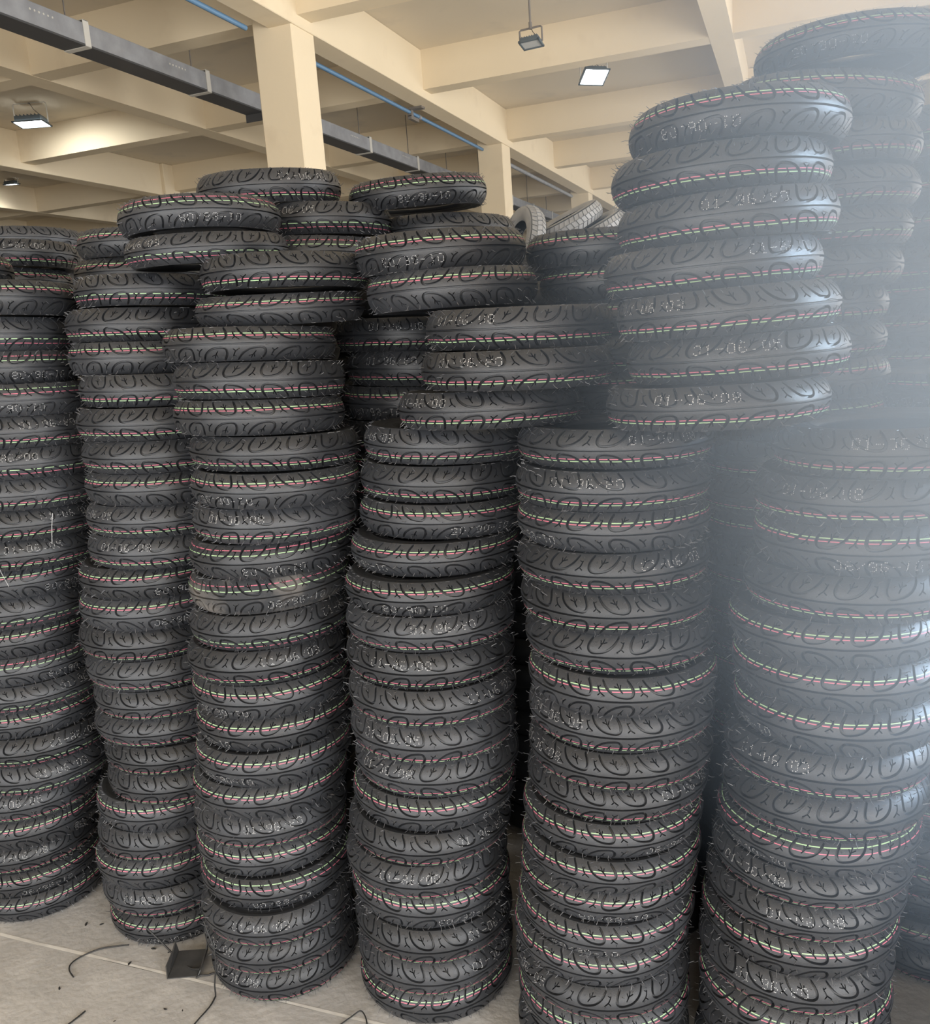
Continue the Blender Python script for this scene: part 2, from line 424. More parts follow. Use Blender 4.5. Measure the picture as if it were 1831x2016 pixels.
def lathe(name, P, n=72, smooth=True, sharp=35, a0=0, a1=None):
    V = []; F = []; k = len(P)
    for i in range(n):
        t = 2*math.pi*i/n
        for r, z in P: V.append((r*math.cos(t), r*math.sin(t), z))
    for i in range(n):
        for j in range(k-1):
            a, b = i*k+j, ((i+1) % n)*k+j
            F.append((a, b, b+1, a+1))
    me = from_np(name, V, F)
    if smooth:
        me.polygons.foreach_set('use_smooth', [True]*len(me.polygons)); me.set_sharp_from_angle(angle=math.radians(sharp))
    return me
rE, zE = prof(HW)
SIDE = [(rE, zE), (rE-.0012, zE+.0002), (.186, .0448), (.183, .0452), (.181, .0444), (.172, .0434), (.164, .0424), (.162, .0432), (.160, .0420), (.150, .0402), (.143, .0390), (.141, .0398), (.138, .0385), (.1345, .0365), (.1300, .0330), (.1285, .0290), (.1295, .0255)]
LINER = [(.1295, .0255), (.136, .0265), (.150, .0305), (.165, .0330), (.180, .0330), (.192, .027), (.200, .014), (.2025, 0), (.200, -.014), (.192, -.027), (.180, -.0330), (.165, -.0330), (.150, -.0305), (.136, -.0265), (.1295, -.0255)]
ME = {}
ME['tread'] = tread_mesh(); ME['tread'].materials.append(M['rubber'])
ME['tread_dusty'] = ME['tread'].copy(); ME['tread_dusty'].materials[0] = M['dusty']
ME['side'] = lathe('sidewall', SIDE); ME['side'].materials.append(M['side'])
ME['liner'] = lathe('inner_liner', LINER[::-1], 48); ME['liner'].materials.append(M['liner'])
arc = [prof(z) for z in np.linspace(-HW, HW, 11)]
ME['plain'] = lathe('tyre', [(r, -z) for r, z in SIDE[::-1]]+arc[1:-1]+SIDE+LINER[1:-1], 40); ME['plain'].materials.append(M['side'])

COLS = 1080
TH = np.arange(COLS)*2*math.pi/COLS
_sd = {}
def band(z, color, w=0.0009):
    """a painted line round the tread at height z, broken where it crosses a groove"""
    key = (round(z, 4), color)
    if key in ME: return ME[key]
    zk = round(z, 4)
    if zk not in _sd:
        n = COLS//NT
        s = [sdist(TH[i]*RT, z) for i in range(n+0)]
        _sd[zk] = np.array(s*NT)
    ok = _sd[zk] > 0.0
    wav = 0.00035*np.sin(TH*5)+0.0003*np.sin(TH*11+1.3)
    V = []; F = []
    for i in range(COLS):
        for q in (-w, w):
            r, zz = prof(z+wav[i]+q, 0.00035)
            V.append((r*math.cos(TH[i]), r*math.sin(TH[i]), zz))
    for i in range(COLS):
        j = (i+1) % COLS
        if ok[i] and ok[j]: F.append((2*i, 2*j, 2*j+1, 2*i+1))
    me = from_np(color+'_line', V, F); me.materials.append(M[color])
    ME[key] = me
    return me
LINE_SETS = {'u': (.0260, .0203), 'l': (-.0272, -.0214), 'W': (.0205, .0330), 'lw': (-.0150, -.0270), 'uw': (.0335, .0210)}   # green, pink

def hairs(seed):
    r = random.Random(seed); V = []; F = []
    spots = []
    for k in range(NT):
        for s in (-1, 1):
            for u, z in ((-.014, .0445), (.0415, .0445), (.009, .0445), (.014, .0445), (.028, .0445), (-.012, .030), (.052, .036), (.018, .036), (.036, .010)):
                if r.random() < 0.80: spots.append(((u+k*PITCH)/RT + r.uniform(-.012, .012), s*z))
        if r.random() < 0.25: spots.append(((k*PITCH + r.uniform(-.03, .04))/RT, r.choice((-1, 1))*0.004))
    for t, z in spots:
        a = math.asin(z/RC)
        n = Vector((math.cos(a)*math.cos(t), math.cos(a)*math.sin(t), math.sin(a)))
        tg = Vector((-math.sin(t), math.cos(t), 0)); up = Vector((0, 0, 1))
        rr, zz = prof(z); p = Vector((rr*math.cos(t), rr*math.sin(t), zz))
        ln = r.uniform(.008, .016); d1 = (n + tg*r.uniform(-.7, .7) + up*(0.25*(1 if z > 0 else -1) + r.uniform(-.4, .4))).normalized()
        if z > 0.04: d1.z = min(d1.z, 0.15)
        if z < -0.04: d1.z = max(d1.z, -0.15)
        p1 = p + d1*ln*.5; p2 = p1 + (d1 + tg*r.uniform(-.5, .5) + up*r.uniform(-.4, .4)).normalized()*ln*.5
        p1.z = max(-.0455, min(.0455, p1.z)); p2.z = max(-.0460, min(.0460, p2.z))
        b = len(V)
        for q, w in ((p - n*.001, .0008), (p1, .0007), (p2, .0005)):
            for j in range(3):
                c = 2*math.pi*j/3
                e1 = d1.cross(Vector((.1, .9, .3))).normalized(); e2 = d1.cross(e1)
                V.append(q + (e1*math.cos(c)+e2*math.sin(c))*w)
        for i in range(2):
            for j in range(3): F.append((b+i*3+j, b+i*3+(j+1) % 3, b+i*3+3+(j+1) % 3, b+i*3+3+j))
    me = from_np('vent_hairs', V, F); me.materials.append(M['hair'])
    return me
ME['hair'] = [hairs(s) for s in (1, 2, 3)]

FONT = {'0': '01110 10001 10001 10001 10001 10001 01110', '1': '00100 01100 00100 00100 00100 00100 01110', '3': '11110 00001 00001 01110 00001 00001 11110',
 '5': '11111 10000 11110 00001 00001 10001 01110', '6': '01110 10000 10000 11110 10001 10001 01110', '8': '01110 10001 10001 01110 10001 10001 01110', '9': '01110 10001 10001 01111 00001 00001 01110',
 '-': '00000 00000 00000 11111 00000 00000 00000', '/': '00000 00001 00010 00100 01000 10000 00000', '.': '00000 00000 00000 00000 00000 01100 00000', '2': '01110 10001 00001 00110 01000 10000 11111'}
TEXTS = ['01-06/08', '01-06.08', '01-96/80', '01-86/08', '01-06/03', '01-06.05']
def stamp(i, half):
    key = ('stamp', i, half)
    if key in ME: return ME[key]
    V = []; F = []; rs = random.Random(i*7+(half == 'd'))
    dp, adv = 0.0030, 0.0205; zc = .0215
    txt = TEXTS[i]; s = 1 if half == 'u' else -1
    for c, ch in enumerate(txt):
        for row, bits in enumerate(FONT[ch].split()):
            for colm, bit in enumerate(bits):
                if bit == '0' or rs.random() < 0.24: continue
                x = (c-(len(txt)-1)/2)*adv + (colm-2)*dp; y = (3-row)*dp
                u = s*x + rs.uniform(-.0003, .0003); z = s*zc*1.0 + s*y + rs.uniform(-.0003, .0003)
                rad = 0.0010*rs.uniform(.7, 1.1); b = len(V)
                for q in range(6):
                    uu = u+rad*math.cos(q*math.pi/3); r_, z_ = prof(z+rad*math.sin(q*math.pi/3), 0.0005)
                    V.append((r_*math.cos(uu/RT), r_*math.sin(uu/RT), z_))
                F.append(tuple(range(b, b+6)))
    me = from_np('date_stamp', V, F); me.materials.append(M['white'])
    ME[key] = me
    return me

def part(name, me, parent, rot=(0, 0, 0), scale=None):
    o = bpy.data.objects.new(name, me); COL.objects.link(o); o.parent = parent; o.rotation_euler = rot
    if scale: o.scale = scale
    return o

TYRES = """
1 -2.421 1.990 2.0525 0.0944 0.030 0.000 R u - 0
1 -2.173 1.980 1.9542 0.0941 0.050 -0.000 L u - 0
1 -2.209 1.980 1.8572 0.0931 0.048 -0.000 L lw - 0
1 -2.202 1.980 1.7642 0.0905 0.045 -0.000 R W d26,0 0
1 -2.157 1.980 1.6732 0.0890 0.043 -0.000 L uw d-5,1 0
1 -2.160 1.980 1.5837 0.0874 0.040 0.000 L l u17,2 0
1 -2.164 1.980 1.4953 0.0870 0.038 0.000 R lw u-15,3 0
1 -2.176 1.980 1.4069 0.0875 0.036 0.000 L l - 0
1 -2.193 1.980 1.3183 0.0872 0.033 0.000 L l u27,4 0
1 -2.210 1.980 1.2299 0.0870 0.031 0.000 L l u0,5 0
1 -2.269 1.980 1.1404 0.0894 0.029 0.000 R u d35,0 0
1 -2.289 1.980 1.0479 0.0931 0.026 0.000 L lw - 0
1 -2.315 1.980 0.9539 0.0926 0.024 0.000 R u - 0
1 -2.312 1.980 0.8630 0.0868 0.021 0.000 R W d34,1 0
1 -2.305 1.980 0.7770 0.0826 0.019 0.000 L lw u40,2 0
1 -2.323 1.980 0.6921 0.0847 0.017 0.000 L u - 0
1 -2.308 1.980 0.6030 0.0911 0.014 0.000 R lw u25,3 0
1 -2.318 1.980 0.5073 0.0958 0.012 0.000 L lw u12,4 0
1 -2.385 1.980 0.4070 0.0958 0.010 0.000 R l u-18,5 0
1 -2.405 1.980 0.3076 0.0958 0.007 0.000 R u d50,0 0
1 -2.438 1.980 0.2140 0.0885 0.005 0.000 R l u-12,1 0
1 -2.435 1.980 0.1276 0.0817 0.002 0.000 L u d4,2 0
1 -2.427 1.980 0.0431 0.0852 0.000 0.000 R u - 0
2 -1.518 2.088 2.1165 0.0820 0.009 -0.011 L W d7,3 0
2 -1.487 2.060 2.0302 0.0746 -0.000 0.036 R lw u-54,4 0
2 -1.733 2.120 1.9426 0.0830 0.050 0.000 L lw - 0
2 -1.764 2.100 1.8530 0.0884 0.048 0.000 R l - 0
2 -1.751 2.080 1.7645 0.0860 0.045 0.000 L u - 0
2 -1.701 2.050 1.6776 0.0852 0.043 -0.000 L l - 0
2 -1.699 2.020 1.5908 0.0860 0.040 -0.000 R l - 0
2 -1.698 2.020 1.5034 0.0865 0.038 -0.000 R l - 0
2 -1.704 2.020 1.4158 0.0862 0.036 -0.000 R u - 0
2 -1.717 2.020 1.3282 0.0864 0.033 0.000 R l u-63,5 0
2 -1.728 2.020 1.2399 0.0878 0.031 0.000 R l u-33,0 0
2 -1.781 2.020 1.1501 0.0894 0.029 0.000 R u d18,1 0
2 -1.797 2.020 1.0589 0.0905 0.026 0.000 R u d17,2 0
2 -1.817 2.020 0.9672 0.0903 0.024 0.000 L l - 0
2 -1.809 2.020 0.8765 0.0885 0.021 0.000 R l - 0
2 -1.797 2.020 0.7884 0.0853 0.019 0.000 L l - 0
2 -1.810 2.020 0.7030 0.0830 0.017 0.000 R l - 0
2 -1.789 2.020 0.6175 0.0856 0.014 0.000 L l - 0
2 -1.794 2.020 0.5275 0.0920 0.012 0.000 L l - 0
2 -1.856 2.020 0.4316 0.0958 0.010 0.000 L u - 0
2 -1.871 2.020 0.3324 0.0958 0.007 0.000 L l - 0
2 -1.899 2.020 0.2335 0.0958 0.005 0.000 R u - 0
2 -1.890 2.020 0.1381 0.0920 0.002 0.000 L l u-25,3 0
2 -1.877 2.020 0.0457 0.0904 0.000 0.000 R u d-11,4 0
3 -1.229 2.020 1.9467 0.0819 0.030 0.000 L l - 0
3 -1.249 2.010 1.8619 0.0728 0.014 0.038 R u - 0
3 -1.300 1.930 1.7768 0.0795 0.051 -0.014 L u - 0
3 -1.281 1.929 1.6898 0.0855 0.053 -0.020 R l - 0
3 -1.286 1.918 1.6034 0.0836 0.052 -0.018 L u - 0
3 -1.254 1.923 1.5179 0.0826 0.050 -0.008 R l - 0
3 -1.254 1.908 1.4318 0.0841 0.045 -0.001 L u d-38,5 0
3 -1.276 1.925 1.3433 0.0858 0.030 -0.002 L l u-30,0 0
3 -1.307 1.934 1.2519 0.0881 0.007 -0.006 R W d-1,1 0
3 -1.334 1.945 1.1589 0.0907 -0.009 -0.008 L W d17,2 0
3 -1.338 1.935 1.0658 0.0910 -0.007 -0.007 R lw u59,3 0
3 -1.353 1.925 0.9732 0.0902 0.003 -0.006 R l u15,4 0
3 -1.351 1.924 0.8813 0.0901 0.007 -0.004 L u d-41,5 0
3 -1.354 1.927 0.7899 0.0897 0.009 -0.003 R u d-58,0 0
3 -1.358 1.910 0.6981 0.0907 0.015 -0.001 R u d-40,1 0
3 -1.379 1.906 0.6056 0.0911 0.016 -0.000 R u - 0
3 -1.395 1.913 0.5138 0.0891 0.009 -0.001 L l u-2,2 0
3 -1.406 1.919 0.4244 0.0859 0.005 -0.001 L u - 0
3 -1.396 1.907 0.3363 0.0859 0.013 0.002 L uw d-1,3 0
3 -1.388 1.880 0.2452 0.0918 0.022 0.006 R l u-17,4 0
3 -1.402 1.893 0.1479 0.0941 0.017 0.005 R l u-62,5 0
3 -1.406 1.911 0.0488 0.0946 0.000 0.000 R l u-46,0 0
4 -0.595 1.963 1.7725 0.0864 0.029 0.010 R l u-35,1 0
4 -0.587 1.900 1.6853 0.0814 0.026 -0.004 L l u-29,2 0
4 -0.669 1.938 1.5984 0.0810 0.018 -0.028 L l u-48,3 0
4 -0.830 2.060 1.5101 0.0842 0.045 0.000 L l u-60,4 0
4 -0.844 2.050 1.4219 0.0861 0.042 0.000 R l - 0
4 -0.845 2.030 1.3360 0.0823 0.038 -0.000 L u d25,5 0
4 -0.858 1.990 1.2530 0.0796 0.030 -0.002 R u d-55,0 0
4 -0.861 1.947 1.1707 0.0812 0.023 -0.004 L u d-12,1 0
4 -0.864 1.940 1.0862 0.0848 0.022 -0.003 R l u7,2 0
4 -0.870 1.935 0.9981 0.0884 0.027 -0.000 L l u-22,3 0
4 -0.868 1.925 0.9061 0.0926 0.030 0.002 L l u43,4 0
4 -0.875 1.929 0.8113 0.0946 0.029 0.003 L l u-32,5 0
4 -0.877 1.941 0.7170 0.0916 0.027 0.003 R l u-40,0 0
4 -0.889 1.933 0.6267 0.0862 0.029 0.006 L u d53,1 0
4 -0.903 1.918 0.5394 0.0853 0.033 0.010 L l u37,2 0
4 -0.918 1.913 0.4502 0.0903 0.033 0.011 R l u-15,3 0
4 -0.923 1.935 0.3554 0.0954 0.030 0.010 L u d23,4 0
4 -0.922 1.932 0.2549 0.0948 0.025 0.009 L l u43,5 0
4 -0.930 1.942 0.1510 0.0938 0.015 0.005 L l u45,0 0
4 -0.942 1.960 0.0493 0.0947 0.000 0.000 R u - 0
5 -0.114 1.964 2.1250 0.0861 0.008 -0.014 L u d-19,1 0
5 -0.148 1.934 2.0365 0.0826 -0.007 0.011 R l - 0
5 -0.135 1.915 1.9488 0.0852 -0.016 0.023 R l u10,2 0
5 -0.164 1.902 1.8609 0.0853 -0.021 0.021 R l u40,3 0
5 -0.132 1.858 1.7735 0.0838 -0.025 0.010 L l u-41,4 0
5 -0.114 1.859 1.6866 0.0826 -0.021 -0.006 R l u1,5 0
5 -0.150 1.807 1.6003 0.0800 -0.008 -0.019 L l u-9,0 0
5 -0.379 1.927 1.5150 0.0804 0.026 -0.008 R l u29,1 0
5 -0.384 1.912 1.4304 0.0830 0.026 -0.005 L l u-15,2 0
5 -0.386 1.914 1.3457 0.0839 0.025 -0.002 R u d-56,3 0
5 -0.389 1.905 1.2598 0.0858 0.024 -0.001 R l u37,4 0
5 -0.386 1.907 1.1720 0.0875 0.022 -0.001 L l - 0
5 -0.382 1.913 1.0831 0.0882 0.020 -0.000 R l - 0
5 -0.374 1.894 0.9938 0.0881 0.019 0.001 L u - 0
5 -0.382 1.908 0.9044 0.0882 0.017 0.000 L l u-44,5 0
5 -0.386 1.903 0.8149 0.0878 0.013 -0.001 L l u-60,0 0
5 -0.400 1.922 0.7269 0.0854 0.009 -0.002 L l u48,1 0
5 -0.413 1.911 0.6423 0.0813 0.009 -0.001 L u d41,2 0
5 -0.417 1.897 0.5613 0.0785 0.010 0.001 L u - 0
5 -0.427 1.903 0.4819 0.0782 0.010 0.002 R u d2,3 0
5 -0.434 1.891 0.4022 0.0789 0.010 0.003 L u d-15,4 0
5 -0.450 1.893 0.3216 0.0802 0.010 0.004 L u - 0
5 -0.449 1.890 0.2376 0.0854 0.008 0.004 R l u-62,5 0
5 -0.451 1.899 0.1458 0.0953 0.004 0.002 L u - 0
5 -0.455 1.891 0.0487 0.0958 0.000 0.000 R lw - 0
6 0.169 1.920 1.4984 0.0903 0.000 0.000 L l u6,0 0
6 0.130 1.920 1.4068 0.0912 0.000 0.000 R l u-21,1 0
6 0.130 1.920 1.3135 0.0938 0.000 0.000 R u d8,2 0
6 0.110 1.920 1.2193 0.0931 0.000 0.000 R l - 0
6 0.077 1.920 1.1269 0.0900 0.000 0.000 R u - 0
6 0.084 1.920 1.0363 0.0896 0.000 0.000 R u - 0
6 0.086 1.920 0.9439 0.0936 0.000 0.000 R u d-57,3 0
6 0.065 1.920 0.8482 0.0962 0.000 0.000 R l u-29,4 0
6 0.059 1.920 0.7537 0.0911 0.000 0.000 R l - 0
6 0.048 1.920 0.6672 0.0802 0.000 0.000 R uw d-37,5 0
6 0.036 1.920 0.5886 0.0753 0.000 0.000 L l u-34,0 0
6 0.022 1.920 0.5100 0.0805 0.000 0.000 L l u1,1 0
6 0.010 1.920 0.4250 0.0878 0.000 0.000 L u - 0
6 0.002 1.920 0.3346 0.0915 0.000 0.000 L l u-13,2 0
6 0.000 1.920 0.2411 0.0940 0.000 0.000 R u - 0
6 -0.002 1.927 0.1447 0.0962 0.000 0.000 R l - 0
6 -0.013 1.915 0.0479 0.0949 0.000 0.000 R l - 0
A -2.635 2.500 2.1479 0.0896 0.040 0.000 R l u6,3 0
A -2.683 2.500 2.0576 0.0883 0.037 0.000 L u - 0
A -2.678 2.502 1.9672 0.0890 0.032 0.000 L u - 1
A -2.699 2.510 1.8761 0.0896 0.026 0.000 R u - 1
A -2.710 2.499 1.7847 0.0898 0.021 0.000 L l - 1
A -2.708 2.497 1.6932 0.0900 0.017 0.000 L lw - 1
A -2.707 2.500 1.6016 0.0901 0.013 0.000 R l - 1
A -2.713 2.505 1.5101 0.0903 0.011 0.000 R u - 1
A -2.722 2.494 1.4186 0.0904 0.009 0.000 R l - 1
A -2.734 2.500 1.3271 0.0904 0.007 0.000 R lw - 1
A -2.734 2.494 1.2356 0.0905 0.006 0.000 L u - 1
A -2.744 2.492 1.1441 0.0905 0.004 0.000 R l - 1
A -2.749 2.507 1.0526 0.0906 0.004 0.000 R l - 1
A -2.760 2.502 0.9611 0.0906 0.003 0.000 R l - 1
A -2.753 2.500 0.8696 0.0906 0.002 0.000 L u - 1
A -2.761 2.498 0.7781 0.0906 0.002 0.000 L l - 1
A -2.772 2.504 0.6866 0.0906 0.001 0.000 L u - 1
A -2.772 2.495 0.5951 0.0907 0.001 0.000 R lw - 1
A -2.772 2.515 0.5035 0.0907 0.001 0.000 R l - 1
A -2.776 2.505 0.4120 0.0907 0.001 0.000 L u - 1
A -2.787 2.508 0.3205 0.0907 0.001 0.000 R l - 1
A -2.791 2.500 0.2290 0.0907 0.000 0.000 R l - 1
A -2.799 2.499 0.1375 0.0907 0.000 0.000 R l - 1
A -2.802 2.495 0.0459 0.0909 0.000 0.000 R lw - 1
A0 -3.014 2.950 2.2682 0.0890 0.040 0.000 L l - 0
A0 -3.027 2.943 2.1786 0.0868 0.033 0.000 L l - 1
A0 -3.018 2.948 2.0897 0.0870 0.026 0.000 R l - 1
A0 -3.036 2.953 2.0008 0.0872 0.021 0.000 R lw - 1
A0 -3.041 2.954 1.9120 0.0874 0.017 0.000 L u - 1
A0 -3.040 2.950 1.8231 0.0875 0.013 0.000 L l - 1
A0 -3.044 2.958 1.7343 0.0876 0.011 0.000 L u - 1
A0 -3.056 2.939 1.6454 0.0877 0.009 0.000 L u - 1
A0 -3.055 2.952 1.5566 0.0878 0.007 0.000 L l - 1
A0 -3.061 2.946 1.4677 0.0878 0.006 0.000 L l - 1
A0 -3.061 2.948 1.3788 0.0879 0.004 0.000 L u - 1
A0 -3.056 2.953 1.2900 0.0879 0.004 0.000 L l - 1
A0 -3.062 2.952 1.2011 0.0879 0.003 0.000 R l - 1
A0 -3.071 2.950 1.1123 0.0880 0.002 0.000 L u - 1
A0 -3.085 2.944 1.0234 0.0880 0.002 0.000 R u - 1
A0 -3.080 2.948 0.9346 0.0880 0.001 0.000 R l - 1
A0 -3.080 2.943 0.8457 0.0880 0.001 0.000 R l - 1
A0 -3.098 2.944 0.7569 0.0880 0.001 0.000 L l - 1
A0 -3.101 2.953 0.6680 0.0880 0.001 0.000 L l - 1
A0 -3.105 2.954 0.5791 0.0880 0.001 0.000 L l - 1
A0 -3.105 2.953 0.4903 0.0880 0.000 0.000 R l - 1
A0 -3.104 2.954 0.4014 0.0880 0.000 0.000 R u - 1
A0 -3.116 2.944 0.3126 0.0880 0.000 0.000 L l - 1
A0 -3.120 2.954 0.2237 0.0880 0.000 0.000 R u - 1
A0 -3.130 2.941 0.1349 0.0880 0.000 0.000 R l - 1
A0 -3.128 2.944 0.0452 0.0896 0.000 0.000 L u - 1
A1 -3.812 3.400 2.3758 0.0893 0.040 0.000 R u - 0
A1 -3.817 3.389 2.2857 0.0875 0.033 0.000 L lw - 1
A1 -3.825 3.410 2.1961 0.0877 0.026 0.000 L l - 1
A1 -3.828 3.398 2.1065 0.0879 0.021 0.000 R l - 1
A1 -3.836 3.401 2.0169 0.0881 0.017 0.000 L lw - 1
A1 -3.832 3.394 1.9273 0.0882 0.013 0.000 R l - 1
A1 -3.839 3.396 1.8377 0.0883 0.011 0.000 L l - 1
A1 -3.855 3.412 1.7481 0.0884 0.009 0.000 R lw - 1
A1 -3.855 3.405 1.6586 0.0885 0.007 0.000 R u - 1
A1 -3.868 3.397 1.5690 0.0886 0.006 0.000 R u - 1
A1 -3.855 3.399 1.4794 0.0886 0.004 0.000 R l - 1
A1 -3.863 3.411 1.3898 0.0886 0.004 0.000 R u - 1
A1 -3.871 3.394 1.3002 0.0887 0.003 0.000 R u - 1
A1 -3.870 3.394 1.2106 0.0887 0.002 0.000 L l - 1
A1 -3.877 3.403 1.1210 0.0887 0.002 0.000 R l - 1
A1 -3.879 3.395 1.0315 0.0887 0.001 0.000 R u - 1
A1 -3.885 3.411 0.9419 0.0887 0.001 0.000 R u - 1
A1 -3.899 3.394 0.8523 0.0887 0.001 0.000 L l - 1
A1 -3.899 3.387 0.7627 0.0888 0.001 0.000 L u - 1
A1 -3.900 3.407 0.6731 0.0888 0.001 0.000 R u - 1
A1 -3.901 3.405 0.5835 0.0888 0.000 0.000 R u - 1
A1 -3.910 3.411 0.4939 0.0888 0.000 0.000 R lw - 1
A1 -3.909 3.402 0.4043 0.0888 0.000 0.000 L u - 1
A1 -3.919 3.399 0.3148 0.0888 0.000 0.000 R u - 1
A1 -3.923 3.400 0.2252 0.0888 0.000 0.000 L l - 1
A1 -3.929 3.408 0.1356 0.0888 0.000 0.000 L l - 1
A1 -3.933 3.407 0.0454 0.0900 0.000 0.000 R l - 1
B -2.052 2.500 2.1242 0.0888 0.050 0.000 R u - 0
B -2.084 2.500 2.0350 0.0869 0.046 -0.000 R u - 0
B -2.089 2.505 1.9458 0.0877 0.040 -0.000 L l - 1
B -2.102 2.506 1.8558 0.0883 0.033 -0.000 L u - 1
B -2.107 2.498 1.7654 0.0886 0.026 0.000 R lw - 1
B -2.102 2.503 1.6749 0.0888 0.021 0.000 L l - 1
B -2.115 2.500 1.5844 0.0890 0.017 0.000 L l - 1
B -2.123 2.508 1.4939 0.0891 0.013 0.000 L l - 1
B -2.118 2.499 1.4034 0.0892 0.011 0.000 R l - 1
B -2.132 2.504 1.3129 0.0893 0.009 0.000 R u - 1
B -2.139 2.490 1.2224 0.0894 0.007 0.000 L u - 1
B -2.141 2.498 1.1319 0.0895 0.006 0.000 L lw - 1
B -2.142 2.502 1.0414 0.0895 0.004 0.000 R l - 1
B -2.144 2.508 0.9509 0.0895 0.004 0.000 L u - 1
B -2.157 2.500 0.8604 0.0896 0.003 0.000 R l - 1
B -2.162 2.503 0.7699 0.0896 0.002 0.000 L l - 1
B -2.171 2.489 0.6795 0.0896 0.002 0.000 R u - 1
B -2.171 2.504 0.5890 0.0896 0.001 0.000 L lw - 1
B -2.166 2.504 0.4985 0.0896 0.001 0.000 L u - 1
B -2.184 2.501 0.4080 0.0897 0.001 0.000 L l - 1
B -2.182 2.499 0.3175 0.0897 0.001 0.000 R l - 1
B -2.200 2.508 0.2270 0.0897 0.001 0.000 L u - 1
B -2.198 2.501 0.1365 0.0896 0.000 0.000 R u - 1
B -2.213 2.503 0.0456 0.0904 0.000 0.000 L l - 1
C -1.493 2.411 2.2268 0.0914 -0.001 0.058 R l u29,4 0
C -1.363 2.479 2.1253 0.0892 0.036 0.022 R lw u-26,5 0
C -1.377 2.450 2.0258 0.0923 0.052 0.004 R W - 0
C -1.592 2.510 1.9323 0.0890 0.048 -0.000 R u - 1
C -1.583 2.473 1.8418 0.0875 0.039 0.000 R u - 1
C -1.568 2.445 1.7520 0.0877 0.031 0.000 L l - 1
C -1.568 2.454 1.6622 0.0879 0.025 0.000 L l - 1
C -1.583 2.456 1.5724 0.0881 0.020 0.000 L u - 1
C -1.573 2.450 1.4826 0.0883 0.016 0.000 L l - 1
C -1.589 2.453 1.3928 0.0885 0.013 0.000 R l - 1
C -1.592 2.456 1.3030 0.0886 0.010 0.000 L u - 1
C -1.597 2.443 1.2132 0.0886 0.008 0.000 L u - 1
C -1.610 2.446 1.1235 0.0887 0.007 0.000 R lw - 1
C -1.615 2.453 1.0337 0.0888 0.005 0.000 L l - 1
C -1.620 2.462 0.9439 0.0888 0.004 0.000 L l - 1
C -1.615 2.453 0.8541 0.0888 0.003 0.000 L l - 1
C -1.620 2.450 0.7643 0.0889 0.003 0.000 R u - 1
C -1.629 2.446 0.6745 0.0889 0.002 0.000 R lw - 1
C -1.639 2.450 0.5847 0.0889 0.002 0.000 L u - 1
C -1.635 2.442 0.4949 0.0889 0.001 0.000 R l - 1
C -1.634 2.450 0.4052 0.0889 0.001 0.000 L u - 1
C -1.644 2.458 0.3154 0.0889 0.001 0.000 R l - 1
C -1.664 2.448 0.2256 0.0889 0.001 0.000 R lw - 1
C -1.671 2.447 0.1358 0.0889 0.000 0.000 L u - 1
C -1.677 2.451 0.0454 0.0901 0.000 0.000 L u - 1
D -1.101 2.631 2.1944 0.0872 -0.026 0.061 L W d5,0 0
D -1.047 2.739 2.0831 0.0872 0.050 0.000 L lw - 0
D -1.109 2.772 1.9726 0.0962 0.050 0.000 R l - 1
D -1.050 2.500 1.8712 0.0962 0.050 0.000 R l - 1
D -1.077 2.420 1.7759 0.0922 0.050 0.000 L l u-10,1 0
D -1.051 2.420 1.6814 0.0954 0.050 0.000 R l u-23,2 0
D -1.078 2.420 1.5853 0.0942 0.050 0.000 L u d-31,3 0
D -1.089 2.414 1.4921 0.0879 0.040 0.000 L lw - 0
D -1.094 2.418 1.4018 0.0883 0.032 0.000 R u - 0
D -1.102 2.422 1.3114 0.0885 0.026 0.000 L u - 0
D -1.104 2.416 1.2210 0.0887 0.020 0.000 R l - 0
D -1.111 2.419 1.1306 0.0889 0.016 0.000 R l - 0
D -1.135 2.404 1.0402 0.0890 0.013 0.000 R u - 0
D -1.125 2.428 0.9498 0.0891 0.010 0.000 L u - 0
D -1.133 2.420 0.8595 0.0892 0.008 0.000 R u - 0
D -1.136 2.416 0.7691 0.0893 0.007 0.000 R u - 0
D -1.147 2.422 0.6787 0.0894 0.005 0.000 L l - 0
D -1.159 2.418 0.5883 0.0894 0.004 0.000 L lw - 0
D -1.165 2.430 0.4979 0.0894 0.003 0.000 R lw - 1
D -1.163 2.425 0.4075 0.0895 0.003 0.000 L u - 1
D -1.172 2.414 0.3172 0.0895 0.002 0.000 R u - 1
D -1.174 2.416 0.2268 0.0895 0.002 0.000 L l - 1
D -1.195 2.422 0.1364 0.0894 0.001 0.000 R u - 1
D -1.188 2.418 0.0456 0.0903 0.000 0.000 R u - 1
DF -0.835 2.112 1.9653 0.0894 -0.002 0.022 L u d-19,4 0
DF -0.809 2.110 1.8732 0.0894 0.003 0.002 R u - 0
E -0.473 2.400 1.9538 0.0871 0.030 0.000 L u - 0
E -0.439 2.400 1.8668 0.0846 0.028 0.000 R u - 0
E -0.428 2.406 1.7793 0.0876 0.024 0.000 R u - 0
E -0.436 2.398 1.6893 0.0894 0.020 0.000 R l - 0
E -0.435 2.406 1.5981 0.0898 0.016 0.000 L u - 0
E -0.438 2.397 1.5068 0.0900 0.013 0.000 R l - 0
E -0.432 2.409 1.4155 0.0901 0.010 0.000 L l - 0
E -0.442 2.407 1.3242 0.0902 0.008 0.000 R u - 0
E -0.435 2.392 1.2329 0.0902 0.006 0.000 L u - 0
E -0.442 2.401 1.1416 0.0903 0.005 0.000 R u - 0
E -0.431 2.402 1.0503 0.0903 0.004 0.000 L u - 0
E -0.446 2.400 0.9590 0.0904 0.003 0.000 L l - 0
E -0.448 2.402 0.8677 0.0904 0.003 0.000 R u - 0
